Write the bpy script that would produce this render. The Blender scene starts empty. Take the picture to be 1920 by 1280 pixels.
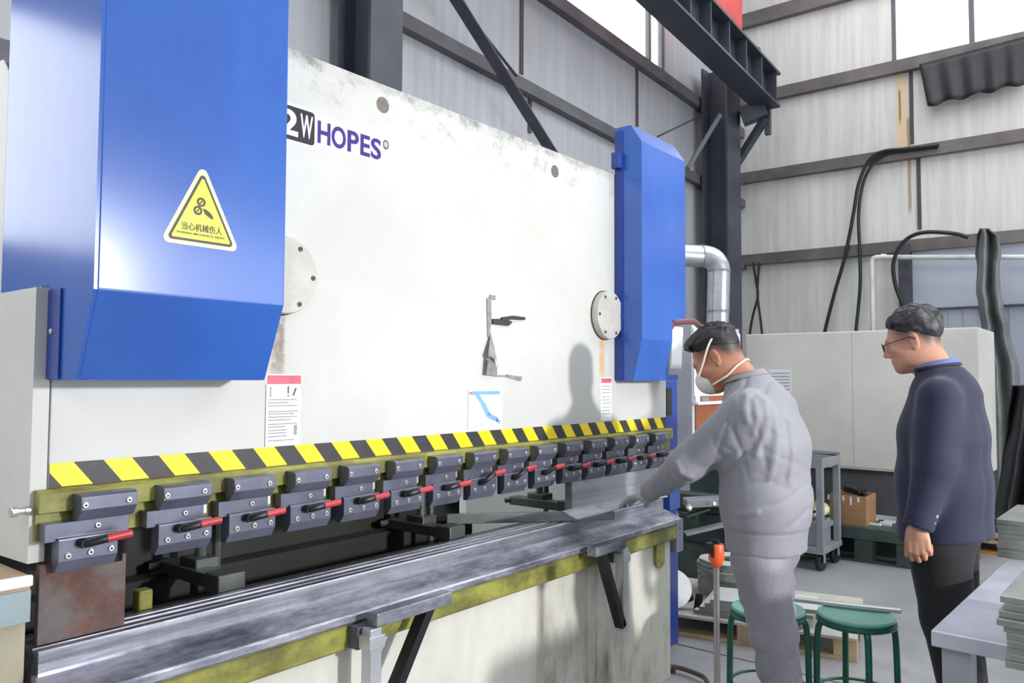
import bpy, bmesh, math, random
import numpy as np
from mathutils import Vector, Matrix
random.seed(7)
rng = np.random.default_rng(7)
SC = bpy.context.scene
COL = SC.collection
PI = math.pi

# ------------------------------------------------------------------ camera
FPX, CX, CY, CAMH = 1468.0, 960.0, 640.0, 1.5
def _cv(vx, vy):
    return Vector((vx - CX, -(vy - CY), -FPX)).normalized()
xc = _cv(2145, 714)
yc = _cv(-862, 699)
yc = (yc - xc * yc.dot(xc)).normalized()
zc = xc.cross(yc)
R = Matrix((xc, yc, zc))          # camera vector -> world vector
CAM = Vector((0, 0, CAMH))
cam_data = bpy.data.cameras.new('camera')
cam_data.sensor_width = 36.0
cam_data.lens = FPX / 1920.0 * 36.0
cam_data.clip_start = 0.05
cam = bpy.data.objects.new('camera', cam_data)
COL.objects.link(cam)
cam.matrix_world = Matrix.Translation(CAM) @ R.to_4x4()
SC.camera = cam

def ray(x, y):
    return R @ Vector(((x - CX) / FPX, -(y - CY) / FPX, -1.0))
def at_d(x, y, d):
    return CAM + ray(x, y) * d
def at_Y(x, y, Y):
    r = ray(x, y); return CAM + r * (Y / r.y)
def at_X(x, y, X):
    r = ray(x, y); return CAM + r * (X / r.x)
def at_Z(x, y, Z):
    r = ray(x, y); return CAM + r * ((Z - CAMH) / r.z)

# ------------------------------------------------------------------ materials
def lin(c):
    out = []
    for v in c[:3]:
        v = v / 255.0
        out.append(v / 12.92 if v <= 0.04045 else ((v + 0.055) / 1.055) ** 2.4)
    return (*out, 1.0)

class NT:
    def __init__(s, name):
        s.m = bpy.data.materials.new(name); s.m.use_nodes = True
        s.t = s.m.node_tree; s.n = s.t.nodes; s.l = s.t.links
        s.b = s.n['Principled BSDF']
        s.geo = None
    def new(s, typ, **kw):
        n = s.n.new(typ)
        for k, v in kw.items(): setattr(n, k, v)
        return n
    def pos(s):
        if s.geo is None: s.geo = s.n.new('ShaderNodeNewGeometry')
        return s.geo.outputs['Position']
    def obj(s):
        return s.new('ShaderNodeTexCoord').outputs['Object']
    def mapped(s, sock, scale):
        mp = s.new('ShaderNodeMapping'); mp.inputs['Scale'].default_value = scale
        s.l.new(sock, mp.inputs['Vector']); return mp.outputs['Vector']
    def noise(s, vec, scale, detail=5.0, rough=0.6):
        n = s.new('ShaderNodeTexNoise')
        n.inputs['Scale'].default_value = scale; n.inputs['Detail'].default_value = detail
        n.inputs['Roughness'].default_value = rough
        s.l.new(vec, n.inputs['Vector']); return n.outputs['Fac']
    def ramp(s, fac, p0, p1, v0=0.0, v1=1.0):
        n = s.new('ShaderNodeMapRange'); n.interpolation_type = 'SMOOTHSTEP'
        n.inputs['From Min'].default_value = p0; n.inputs['From Max'].default_value = p1
        n.inputs['To Min'].default_value = v0; n.inputs['To Max'].default_value = v1
        s.l.new(fac, n.inputs['Value']); return n.outputs['Result']
    def math(s, op, a, b=None, clamp=False):
        n = s.new('ShaderNodeMath', operation=op); n.use_clamp = clamp
        for i, v in enumerate((a, b)):
            if v is None: continue
            if isinstance(v, (int, float)): n.inputs[i].default_value = v
            else: s.l.new(v, n.inputs[i])
        return n.outputs[0]
    def mix(s, fac, a, b):
        n = s.new('ShaderNodeMix', data_type='RGBA')
        if isinstance(fac, (int, float)): n.inputs[0].default_value = fac
        else: s.l.new(fac, n.inputs[0])
        for i, v in ((6, a), (7, b)):
            if isinstance(v, tuple): n.inputs[i].default_value = v
            else: s.l.new(v, n.inputs[i])
        return n.outputs[2]
    def sep(s, v):
        n = s.new('ShaderNodeSeparateXYZ'); s.l.new(v, n.inputs[0]); return n.outputs
    def bump(s, h, strength, dist=0.01):
        n = s.new('ShaderNodeBump'); n.inputs['Strength'].default_value = strength
        n.inputs['Distance'].default_value = dist
        s.l.new(h, n.inputs['Height']); s.l.new(n.outputs['Normal'], s.b.inputs['Normal'])
    def color(s, c):
        if isinstance(c, tuple): s.b.inputs['Base Color'].default_value = c
        else: s.l.new(c, s.b.inputs['Base Color'])

def M(name, rgb, rough=0.5, metal=0.0, var=0.12, scale=6.0, bump=0.0, bscale=40.0, dirt=0.0, dirt_rgb=(60, 55, 48), spec=0.5, coat=0.0):
    k = NT(name)
    p = k.pos()
    c = lin(rgb)
    dark = tuple(v * (1 - var) for v in c[:3]) + (1.0,)
    light = tuple(min(1.0, v * (1 + var * 0.6)) for v in c[:3]) + (1.0,)
    n1 = k.noise(p, scale)
    col = k.mix(k.ramp(n1, 0.3, 0.7), dark, light)
    if dirt > 0:
        n2 = k.noise(p, scale * 2.3, 8.0, 0.7)
        f = k.ramp(n2, 0.62 - 0.12 * dirt, 0.78, 0.0, min(1.0, dirt))
        col = k.mix(f, col, lin(dirt_rgb))
    k.color(col)
    k.b.inputs['Roughness'].default_value = rough
    k.b.inputs['Metallic'].default_value = metal
    k.b.inputs['Specular IOR Level'].default_value = spec
    if coat: k.b.inputs['Coat Weight'].default_value = coat; k.b.inputs['Coat Roughness'].default_value = 0.12
    if bump: k.bump(k.noise(p, bscale), bump)
    return k.m

# ------------------------------------------------------------------ mesh building
class MB:
    def __init__(s):
        s.bm = bmesh.new(); s.mi = 0
    def _tag(s, faces):
        for f in faces: f.material_index = s.mi
    def poly(s, pts, flip=False):
        vs = [s.bm.verts.new(p) for p in pts]
        if flip: vs.reverse()
        f = s.bm.faces.new(vs); f.material_index = s.mi; return f
    def box(s, x0, x1, y0, y1, z0, z1, bev=0.0, seg=2, M4=None):
        r = bmesh.ops.create_cube(s.bm, size=1.0)
        vs = r['verts']
        for v in vs:
            v.co = Vector(((x0 + x1) / 2 + v.co.x * (x1 - x0), (y0 + y1) / 2 + v.co.y * (y1 - y0), (z0 + z1) / 2 + v.co.z * (z1 - z0)))
        fs = set(f for v in vs for f in v.link_faces)
        if bev > 0:
            es = list(set(e for v in vs for e in v.link_edges))
            rr = bmesh.ops.bevel(s.bm, geom=es, offset=bev, segments=seg, affect='EDGES', profile=0.5)
            fs = set(rr['faces']) | set(f for f in fs if f.is_valid)
            vs = list(set(v for f in fs for v in f.verts))
        s._tag(fs)
        if M4 is not None:
            for v in vs: v.co = M4 @ v.co
        return s
    def bar(s, a, b, w, h, up=(0, 0, 1), bev=0.0):
        """box from point a to b, width w across, height h along up"""
        a, b = Vector(a), Vector(b); d = b - a; L = d.length; d.normalize()
        u = Vector(up); side = d.cross(u)
        if side.length < 1e-4: side = d.cross(Vector((1, 0, 0)))
        side.normalize(); u = side.cross(d)
        m = Matrix((d, side, u)).transposed().to_4x4(); m.translation = (a + b) / 2
        return s.box(-L / 2, L / 2, -w / 2, w / 2, -h / 2, h / 2, bev, 2, m)
    def prism(s, prof, a, b, axis='X', bev=0.0):
        """closed profile of 2D points extruded along an axis from a to b"""
        def P(p, t):
            if axis == 'X': return (t, p[0], p[1])
            if axis == 'Y': return (p[0], t, p[1])
            return (p[0], p[1], t)
        v0 = [s.bm.verts.new(P(p, a)) for p in prof]; v1 = [s.bm.verts.new(P(p, b)) for p in prof]
        n = len(prof); fs = []
        for i in range(n):
            fs.append(s.bm.faces.new((v0[i], v0[(i + 1) % n], v1[(i + 1) % n], v1[i])))
        c0 = s.bm.faces.new(v0); c1 = s.bm.faces.new(list(reversed(v1)))
        fs += [c0, c1]
        bmesh.ops.recalc_face_normals(s.bm, faces=fs)
        if n > 4: 
            pass
        if bev > 0:
            es = list(set(e for f in fs for e in f.edges))
            r = bmesh.ops.bevel(s.bm, geom=es, offset=bev, segments=2, affect='EDGES', profile=0.5)
            fs = list(set(r['faces']) | set(f for f in fs if f.is_valid))
        s._tag(fs); return s
    def cyl(s, a, b, r, seg=16, r2=None, caps=True):
        a, b = Vector(a), Vector(b); r2 = r if r2 is None else r2
        d = (b - a).normalized()
        x = d.orthogonal().normalized(); y = d.cross(x)
        A = [s.bm.verts.new(a + (x * math.cos(2 * PI * i / seg) + y * math.sin(2 * PI * i / seg)) * r) for i in range(seg)]
        B = [s.bm.verts.new(b + (x * math.cos(2 * PI * i / seg) + y * math.sin(2 * PI * i / seg)) * r2) for i in range(seg)]
        fs = [s.bm.faces.new((A[i], A[(i + 1) % seg], B[(i + 1) % seg], B[i])) for i in range(seg)]
        for f in fs: f.smooth = True
        if caps: fs += [s.bm.faces.new(list(reversed(A))), s.bm.faces.new(B)]
        s._tag(fs); return s
    def tube(s, pts, r, seg=10, closed=False, radii=None):
        pts = [Vector(p) for p in pts]; n = len(pts)
        rings = []; prev = None
        for i, p in enumerate(pts):
            if closed: t = pts[(i + 1) % n] - pts[i - 1]
            else: t = pts[min(i + 1, n - 1)] - pts[max(i - 1, 0)]
            t.normalize()
            if prev is None: x = t.orthogonal().normalized()
            else:
                x = prev - t * prev.dot(t)
                x = x.normalized() if x.length > 1e-6 else t.orthogonal().normalized()
            prev = x; y = t.cross(x); rr = radii[i] if radii else r
            rings.append([s.bm.verts.new(p + (x * math.cos(2 * PI * k / seg) + y * math.sin(2 * PI * k / seg)) * rr) for k in range(seg)])
        fs = []
        for i in range(n if closed else n - 1):
            a, b = rings[i], rings[(i + 1) % n]
            for k in range(seg):
                fs.append(s.bm.faces.new((a[k], a[(k + 1) % seg], b[(k + 1) % seg], b[k])))
        for f in fs: f.smooth = True
        if not closed:
            fs += [s.bm.faces.new(list(reversed(rings[0]))), s.bm.faces.new(rings[-1])]
        s._tag(fs); return s
    def lathe(s, prof, center, seg=28, axis=(0, 0, 1)):
        """prof: list of (r, h) along axis"""
        c = Vector(center); d = Vector(axis).normalized(); x = d.orthogonal().normalized(); y = d.cross(x)
        rings = []
        for r, h in prof:
            rings.append([s.bm.verts.new(c + d * h + (x * math.cos(2 * PI * k / seg) + y * math.sin(2 * PI * k / seg)) * max(r, 1e-5)) for k in range(seg)])
        fs = []
        for a, b in zip(rings, rings[1:]):
            for k in range(seg):
                fs.append(s.bm.faces.new((a[k], a[(k + 1) % seg], b[(k + 1) % seg], b[k])))
        for f in fs: f.smooth = True
        fs += [s.bm.faces.new(list(reversed(rings[0]))), s.bm.faces.new(rings[-1])]
        bmesh.ops.recalc_face_normals(s.bm, faces=fs)
        s._tag(fs); return s
    def grid(s, fn, nu, nv, smooth=True):
        vs = [[s.bm.verts.new(fn(i / nu, j / nv)) for j in range(nv + 1)] for i in range(nu + 1)]
        fs = []
        for i in range(nu):
            for j in range(nv):
                f = s.bm.faces.new((vs[i][j], vs[i + 1][j], vs[i + 1][j + 1], vs[i][j + 1])); f.smooth = smooth; fs.append(f)
        s._tag(fs); return s

OFF = {}
def link_mesh(name, me, mats, parent=None, loc=None):
    o = bpy.data.objects.new(name, me); COL.objects.link(o)
    for m in (mats if isinstance(mats, (list, tuple)) else [mats]): me.materials.append(m)
    off = Vector((0, 0, 0))
    if parent is not None:
        o.parent = parent; off = OFF.get(parent.name, Vector((0, 0, 0)))
    elif loc is not None:
        off = Vector(loc); o.location = off
    if off.length > 0: me.transform(Matrix.Translation(-off))
    OFF[o.name] = off
    return o
def build(name, mb, mats, parent=None, loc=None):
    mb.bm.normal_update()
    for e in mb.bm.edges:
        if len(e.link_faces) == 2 and e.calc_face_angle(0.0) > 0.62: e.smooth = False
    me = bpy.data.meshes.new(name); mb.bm.to_mesh(me); mb.bm.free(); me.name = name
    return link_mesh(name, me, mats, parent, loc)
def tag(o, label=None, cat=None, group=None, kind=None):
    if label: o['label'] = label
    if cat: o['category'] = cat
    if group: o['group'] = group
    if kind: o['kind'] = kind
    return o
def thing(name, label, cat, loc=(0, 0, 0), group=None):
    o = bpy.data.objects.new(name, None); COL.objects.link(o); o.location = loc
    o.empty_display_size = 0.1
    OFF[o.name] = Vector(loc); return tag(o, label, cat, group)
def struct(name, mb, mats, label=None):
    o = build(name, mb, mats); o['kind'] = 'structure'
    if label: o['label'] = label
    return o
def copy_tree(o, parent=None):
    c = o.copy(); COL.objects.link(c)
    if parent is not None: c.parent = parent
    for ch in list(o.children):
        k = ch.copy(); COL.objects.link(k); k.parent = c
        for g in list(ch.children):
            q = g.copy(); COL.objects.link(q); q.parent = k
    return c
def lerp(a, b, t): return a + (b - a) * t
def bez(p0, p1, p2, p3, n=16):
    p0, p1, p2, p3 = map(Vector, (p0, p1, p2, p3)); out = []
    for i in range(n + 1):
        t = i / n; u = 1 - t
        out.append(p0 * u ** 3 + p1 * 3 * u * u * t + p2 * 3 * u * t * t + p3 * t ** 3)
    return out
def spline(pts, n=8):
    P = [Vector(p) for p in pts]; P = [P[0] * 2 - P[1]] + P + [P[-1] * 2 - P[-2]]; out = []
    for i in range(1, len(P) - 2):
        for k in range(n):
            t = k / n; a, b, c, d = P[i - 1], P[i], P[i + 1], P[i + 2]
            out.append(0.5 * ((2 * b) + (c - a) * t + (2 * a - 5 * b + 4 * c - d) * t * t + (3 * b - a - 3 * c + d) * t ** 3))
    out.append(P[-2]); return out

# text as mesh, fitted into a rectangle on the plane y = Y (facing -Y)
def text_mesh(txt, bold=0.0):
    cu = bpy.data.curves.new('txt', 'FONT'); cu.body = txt; cu.size = 1.0; cu.offset = bold
    cu.resolution_u = 6
    o = bpy.data.objects.new('txt', cu); COL.objects.link(o)
    dg = bpy.context.evaluated_depsgraph_get(); dg.update()
    me = bpy.data.meshes.new_from_object(o.evaluated_get(dg))
    bpy.data.objects.remove(o); bpy.data.curves.remove(cu)
    return me
def text_on(name, txt, x0, x1, z0, z1, Y, mat, parent, bold=0.0, thick=0.0008, grow=0.0):
    me = text_mesh(txt, bold)
    co = np.array([v.co[:] for v in me.vertices])
    mn, mx = co.min(0), co.max(0)
    if grow:      # keep the frame of the unbolded text
        mb_ = text_mesh(txt, grow); c2 = np.array([v.co[:] for v in mb_.vertices]); mn, mx = c2.min(0), c2.max(0); bpy.data.meshes.remove(mb_)
    bm = bmesh.new(); bm.from_mesh(me); bpy.data.meshes.remove(me)
    for v in bm.verts:
        v.co = Vector((x0 + (v.co.x - mn[0]) / (mx[0] - mn[0]) * (x1 - x0), Y, z0 + (v.co.y - mn[1]) / (mx[1] - mn[1]) * (z1 - z0)))
    g = bmesh.ops.extrude_face_region(bm, geom=bm.faces[:])
    for e in g['geom']:
        if isinstance(e, bmesh.types.BMVert): e.co.y -= thick
    bmesh.ops.recalc_face_normals(bm, faces=bm.faces[:])
    mb = MB(); mb.bm.free(); mb.bm = bm
    return build(name, mb, mat, parent)
# ------------------------------------------------------------------ room
WY, WX = 4.6, 11.06
def wall_material(name, rgb, axis, stain=None):
    k = NT(name); p = k.pos(); s = k.sep(p)
    along = s['X'] if axis == 'X' else s['Y']
    z = s['Z']
    vec = k.mapped(p, (6, 6, 0.35)); n = k.noise(vec, 2.0, 6.0, 0.6)
    c = lin(rgb)
    col = k.mix(k.ramp(n, 0.35, 0.7), tuple(v * 0.9 for v in c[:3]) + (1,), tuple(min(1, v * 1.06) for v in c[:3]) + (1,))
    n2 = k.noise(k.mapped(p, (1.0, 1.0, 0.5)), 1.1, 5.0)
    col = k.mix(k.ramp(n2, 0.52, 0.75, 0, 0.35), col, lin((176, 158, 140)))
    if stain:
        for (a, w, z0, z1, rgb2, st) in stain:
            d = k.math('ABSOLUTE', k.math('SUBTRACT', along, a))
            nz = k.noise(k.mapped(p, (20, 20, 2.5)), 1.5, 6.0)
            m = k.ramp(k.math('ADD', d, k.math('MULTIPLY', nz, w * 0.8)), w * 0.9, w * 1.25, 1.0, 0.0)
            mz = k.math('MULTIPLY', k.ramp(z, z0 - 0.1, z0 + 0.05), k.ramp(z, z1 - 0.03, z1 + 0.03, 1.0, 0.0))
            col = k.mix(k.math('MULTIPLY', k.math('MULTIPLY', m, mz), st), col, lin(rgb2))
    k.color(col)
    k.b.inputs['Roughness'].default_value = 0.42
    # fine ribs of the insulated sandwich panels
    w = k.math('PINGPONG', along, 0.05)
    k.bump(k.math('ADD', k.ramp(w, 0.0, 0.02), k.math('MULTIPLY', n, 0.5)), 0.13, 0.004)
    return k.m

MAT = {}
MAT['wall_l'] = wall_material('grey sandwich panel', (176, 178, 184), 'X')
Yst = at_X(1690, 200, WX).y
MAT['wall_f'] = wall_material('white sandwich panel', (212, 210, 205), 'Y',
    [(Yst, 0.10, 4.55, 5.5, (214, 190, 150), 0.9), (Yst - 0.08, 0.03, 3.7, 4.9, (150, 110, 82), 0.7), (Yst + 0.02, 0.02, 4.9, 5.3, (110, 84, 66), 0.8)])
MAT['steel_dark'] = M('dark painted steel', (70, 70, 82), 0.5, 0.0, 0.25, 3.0, 0.05)
MAT['steel_col'] = M('column paint', (64, 66, 78), 0.45, 0.0, 0.25, 2.0)
MAT['girt'] = M('girt steel', (92, 90, 96), 0.5, 0.0, 0.3, 2.5, dirt=0.4, dirt_rgb=(70, 62, 58))
MAT['girt_rust'] = M('girt steel brown', (104, 97, 94), 0.5, 0.0, 0.3, 2.5, dirt=0.6, dirt_rgb=(92, 74, 62))
MAT['joint'] = M('panel joint', (70, 68, 70), 0.6)

# floor
k = NT('concrete floor'); p = k.pos()
n1 = k.noise(p, 0.9, 8.0, 0.65); n2 = k.noise(p, 9.0, 8.0, 0.7)
col = k.mix(k.ramp(n1, 0.3, 0.72), lin((138, 139, 141)), lin((170, 171, 174)))
col = k.mix(k.ramp(n2, 0.55, 0.8, 0, 0.35), col, lin((110, 108, 106)))
k.color(col); k.b.inputs['Roughness'].default_value = 0.32
k.bump(n2, 0.08, 0.004); MAT['floor'] = k.m
mb = MB(); mb.box(-4.5, WX, -7.5, WY, -0.12, 0.0)
struct('floor', mb, MAT['floor'])

# left wall with its long strip window
WLX0, WLX1, WLZ0, WLZ1 = -2.2, at_Y(1247, 100, WY).x, 5.32, 6.75
mb = MB()
mb.box(-0.9, 1.4, WY, WY + 0.12, 0, 2.15); mb.box(3.2, WX + 0.2, WY, WY + 0.12, 0, 2.15); mb.box(1.4, 3.2, WY, WY + 0.12, 0, 0.8); mb.box(1.4, 3.2, WY, WY + 0.12, 1.9, 2.15)
mb.box(-4.5, -4.2, WY, WY + 0.12, 0, 3.5); mb.box(-1.1, -0.9, WY, WY + 0.12, 0, 3.5); mb.box(-4.2, -1.1, WY, WY + 0.12, 0, 0.3); mb.box(0.62, WX + 0.2, WY, WY + 0.12, 2.15, 3.5)
mb.box(-4.5, WX + 0.2, WY, WY + 0.12, 3.5, WLZ0)
mb.box(WLX1, WX + 0.2, WY, WY + 0.12, WLZ0, WLZ1); mb.box(-4.5, WLX0, WY, WY + 0.12, WLZ0, WLZ1)
mb.box(-4.5, WX + 0.2, WY, WY + 0.12, WLZ1, 8.2)
struct('wall_left', mb, MAT['wall_l'])

# far wall with a high window
FY1 = at_X(1672, 110, WX).y
FZ0 = at_X(1675, 126, WX).z
mb = MB()
mb.box(WX, WX + 0.12, -7.5, WY, 0, FZ0)
mb.box(WX, WX + 0.12, FY1, WY, FZ0, 7.4); mb.box(WX, WX + 0.12, -7.5, -3.2, FZ0, 7.4)
mb.box(WX, WX + 0.12, -7.5, WY, 7.4, 8.2)
struct('wall_far', mb, MAT['wall_f'])
MAT['ceil'] = M('roof sheet', (150, 152, 156), 0.6)
mb = MB()
for x0, x1 in ((-4.5, 3.4), (6.8, 7.4), (10.4, WX + 0.2)): mb.box(x0, x1, -7.5, WY + 0.2, 8.2, 8.3)
for x0, x1 in ((3.4, 6.8), (7.4, 10.4)): mb.box(x0, x1, 3.6, WY + 0.2, 8.2, 8.3); mb.box(x0, x1, -7.5, -6.6, 8.2, 8.3)
struct('ceiling', mb, MAT['ceil'])
# the wall behind the photographer and the near end wall, with the big door openings that let daylight in
MAT['wall_b'] = M('rear wall panel', (186, 188, 190), 0.6)
mb = MB()
mb.box(-4.5, 1.6, -7.62, -7.5, 0, 8.2); mb.box(9.5, WX + 0.2, -7.62, -7.5, 0, 8.2); mb.box(1.6, 9.5, -7.62, -7.5, 3.8, 8.2)
struct('wall_rear', mb, MAT['wall_b'])
mb = MB(); mb.box(-4.62, -4.5, -7.5, WY, 0, 4.6); mb.box(-4.62, -4.5, -7.5, WY, 7.8, 8.2)
struct('wall_near', mb, MAT['wall_b'])

# window glass and frames
MAT['frame'] = M('grey window frame', (92, 94, 98), 0.4)
k = NT('window glass'); k.b.inputs['Roughness'].default_value = 0.02
gl = k.new('ShaderNodeBsdfTransparent'); mxs = k.new('ShaderNodeMixShader'); mxs.inputs[0].default_value = 0.06
k.l.new(gl.outputs[0], mxs.inputs[1]); k.l.new(k.b.outputs[0], mxs.inputs[2])
k.l.new(mxs.outputs[0], k.n['Material Output'].inputs['Surface']); MAT['glass'] = k.m

def window(name, axis, fixed, a0, a1, z0, z1, mull):
    mb = MB()
    def b(u0, u1, w0, w1, d=0.05):
        if axis == 'X': mb.box(u0, u1, fixed + 0.02, fixed + 0.02 + d, w0, w1)
        else: mb.box(fixed + 0.02, fixed + 0.02 + d, u0, u1, w0, w1)
    b(a0, a1, z0, z0 + 0.05); b(a0, a1, z1 - 0.05, z1); b(a0, a0 + 0.05, z0, z1); b(a1 - 0.05, a1, z0, z1)
    for m in mull: b(m - 0.03, m + 0.03, z0, z1)
    f = build(name, mb, MAT['frame']); f['kind'] = 'structure'
    mb = MB()
    if axis == 'X': mb.box(a0 + .05, a1 - .05, fixed + 0.04, fixed + 0.046, z0 + .05, z1 - .05)
    else: mb.box(fixed + 0.04, fixed + 0.046, a0 + .05, a1 - .05, z0 + .05, z1 - .05)
    build('pane', mb, MAT['glass'], f)
window('window_1', 'X', WY, WLX0, WLX1, WLZ0, WLZ1, [WLX1 - 0.35, 5.0, 2.0])
window('window_2', 'Y', WX, -3.2, FY1, FZ0, 7.4, [at_X(1822, 90, WX).y, -0.6])
window('window_4', 'X', WY, -4.2, -1.1, 0.3, 3.5, [-2.65])
window('added_window', 'X', WY, 1.4, 3.2, 0.8, 1.9, [2.3])  # unseen window, added to let light into the machine interior
window('window_3', 'X', WY, -0.9, 0.62, 2.15, 3.5, [])

# girts on the left wall (channels along X) and the far wall (along Y)
nt = [0]
def trim(mb, mat, label):
    nt[0] += 1
    struct('trim_%d' % nt[0], mb, mat, label)
def girt_pts(a, b, w, h, mat, label):
    mb = MB(); mb.bar(a, b, w, h)
    a2, b2 = Vector(a), Vector(b)
    trim(mb, mat, label)
def lgirt(p0, p1, h, label):
    a = at_Y(*p0, WY - 0.05); b = at_Y(*p1, WY - 0.05)
    d = (b - a); a = a - d * 0.6; 
    t = (WX - 0.02 - b.x) / d.x; b = b + d * t
    girt_pts(a, b, 0.09, h, MAT['girt'], label)
lgirt((757, 42), (1140, 248), 0.12, 'upper dark steel rail on the wall behind the machine')
lgirt((1120, 60), (1312, 196), 0.14, 'dark steel rail under the strip window behind the machine')
mb = MB(); mb.box(0.7, WX, WY - 0.10, WY - 0.01, 3.10, 3.22); trim(mb, MAT['girt'], 'low dark steel rail on the wall behind the machine')
def fgirt(p0, p1, h, label, mat=None):
    a = at_X(*p0, WX - 0.06); b = at_X(*p1, WX - 0.06); d = b - a
    t0 = (WY - 0.02 - a.y) / d.y; a2 = a + d * t0; b2 = b + d * (( -6.0 - b.y) / d.y)
    b2.z = b.z - 0.05
    girt_pts(a2, b2, 0.10, h, mat or MAT['girt_rust'], label)
fgirt((1394, 335), (1920, 253), 0.15, 'steel rail at middle height on the far wall')
fgirt((1400, 488), (1920, 440), 0.15, 'lowest steel rail on the far wall')
fgirt((1436, 180), (1675, 127), 0.16, 'steel rail under the far window')
fgirt((1394, 42), (1560, 0), 0.20, 'topmost steel rail on the far wall')
# panel joints of the left wall
for x0, y0, y1 in ((978, 0, 140), (1194, 120, 238), (993, 180, 250)):
    a = at_Y(x0, y0, WY - 0.004); b = at_Y(x0 + 2, y1, WY - 0.004)
    mb = MB(); mb.box(a.x - 0.025, a.x + 0.025, WY - 0.012, WY, b.z, a.z); trim(mb, MAT['joint'], 'dark vertical joint between wall panels behind the machine')
for x0, y0, y1 in ((1708, 132, 270), (1722, 285, 430)):
    a = at_X(x0, y0, WX); b = at_X(x0, y1, WX)
    mb = MB(); mb.box(WX - 0.02, WX, a.y - 0.022, a.y + 0.022, b.z, a.z); trim(mb, MAT['joint'], 'dark vertical joint between far wall panels')

# ------------------------------------------------------------------ steelwork of the hall
def hcol(name, label, cx, cy, w, d, z1, flange_dir='Y'):
    mb = MB(); t = 0.03
    if flange_dir == 'Y':
        mb.box(cx - w / 2, cx + w / 2, cy - d / 2, cy - d / 2 + t, 0, z1); mb.box(cx - w / 2, cx + w / 2, cy + d / 2 - t, cy + d / 2, 0, z1)
        mb.box(cx - t / 2, cx + t / 2, cy - d / 2 + t, cy + d / 2 - t, 0, z1)
    else:
        mb.box(cx - d / 2, cx - d / 2 + t, cy - w / 2, cy + w / 2, 0, z1); mb.box(cx + d / 2 - t, cx + d / 2, cy - w / 2, cy + w / 2, 0, z1)
        mb.box(cx - d / 2 + t, cx + d / 2 - t, cy - t / 2, cy + t / 2, 0, z1)
    o = build(name, mb, MAT['steel_col'], None, (cx, cy, 0)); tag(o, label, 'column'); return o
p = at_Y(722, 80, WY - 0.45)
hcol('steel_column', 'dark steel column rising behind the white machine panel', p.x, WY - 0.29, 0.30, 0.36, 8.2)
p = at_Y(1372, 400, WY - 0.45)
hcol('steel_column', 'dark steel corner column beside the silver duct', p.x, WY - 0.31, 0.42, 0.36, 5.6)

# diagonal brace flat and thin rod on the left wall
a = at_Y(856, 0, WY - 0.40); b = at_Y(1024, 268, WY - 0.40); d = b - a
tb_ = min((0.02 - b.z) / d.z, (9.95 - b.x) / d.x)
mb = MB(); mb.bar(a - d * 0.5, b + d * tb_, 0.02, 0.10, (0, -1, 0.3))
tag(build('diagonal_brace', mb, MAT['steel_dark'], None, tuple((a + b) / 2)), 'dark flat diagonal brace crossing the rail above the white panel', 'brace')
a = at_Y(872, 20, WY - 0.33); b = at_Y(960, 132, WY - 0.33); d = b - a
mb = MB(); mb.cyl(a - d * 0.3, b + d * 0.1, 0.013, 8)
tag(build('brace_rod', mb, MAT['steel_dark'], None, tuple((a + b) / 2)), 'thin dark rod running beside the diagonal brace', 'rod')
a = at_Y(1250, 248, WY - 0.25); b = at_Y(1180, 280, WY - 0.25); c = at_Y(1325, 212, WY - 0.25)
mb = MB(); mb.cyl(at_Y(1233, 256, WY - .25), c, 0.012, 8)
tag(build('tie_rod', mb, MAT['steel_dark'], None, tuple(a)), 'thin rod rising to the corner column above the far blue cover', 'rod')

# crane runway girder along the left wall, its bracket and the red end carriage
A0 = at_d(1440, 142, 10.4); A1 = at_d(1300, -6, 8.6)
dirg = (A1 - A0); A1 = A0 + dirg * 3.2
up = Vector((0, 0, 1)); dn = dirg.normalized(); side = dn.cross(up).normalized()
if side.y > 0: side = -side
mb = MB()
H = 0.46
def gbar(o_side, z0, z1, w):
    a = A0 + side * o_side + up * ((z0 + z1) / 2 - 0) ; b = A1 + side * o_side + up * ((z0 + z1) / 2)
    mb.bar(a, b, w, z1 - z0)
gbar(0.0, -0.03, 0.0, 0.34); gbar(0.0, -H, -H + 0.03, 0.32); gbar(0.0, -H + 0.02, -0.02, 0.03)
for i in range(9):
    q = A0.lerp(A1, 0.015 + i * 0.07)
    m = Matrix((dn, -side, up)).transposed().to_4x4(); m.translation = q
    mb.box(-0.01, 0.01, -0.15, 0.15, -H + 0.02, -0.02, 0, 2, m)
tag(build('crane_runway_girder', mb, MAT['steel_col'], None, tuple(A0)), 'dark steel crane girder running up from the corner column', 'girder')
q = A0 - up * (H + 0.02)
mb = MB(); mb.bar(q + dn * 0.1, Vector((q.x, WY - 0.53, q.z)) + dn * 0.2 - up * 0.1, 0.18, 0.2)
mb.bar(q + dn * 0.1 - up * 0.12, Vector((q.x, WY - 0.35, q.z - 0.65)), 0.10, 0.08)
mb.bar(q + dn * 0.02 + up * 0.02, q + dn * 0.02 - up * 0.32, 0.07, 0.07, (1, 0, 0))
tag(build('girder_bracket', mb, MAT['steel_col'], None, tuple(q)), 'dark bracket carrying the crane girder at the corner column', 'bracket')
p = at_Y(1352, 214, WY - 0.6)
MAT['red'] = M('crane red', (196, 44, 36), 0.4, 0, 0.2, 3.0, dirt=0.5, dirt_rgb=(110, 30, 28))
mb = MB()
t_ = 0.17
b = A0.lerp(A1, t_) + up * 0.262; a = b + dn * 1.6
mb.bar(a, b, 0.30, 0.50, (0, 0, 1), 0.02)
dd = -dn
ec = build('crane_end_carriage', mb, MAT['red'], None, tuple(b)); tag(ec, 'red crane carriage riding on the dark girder', 'crane')
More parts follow.
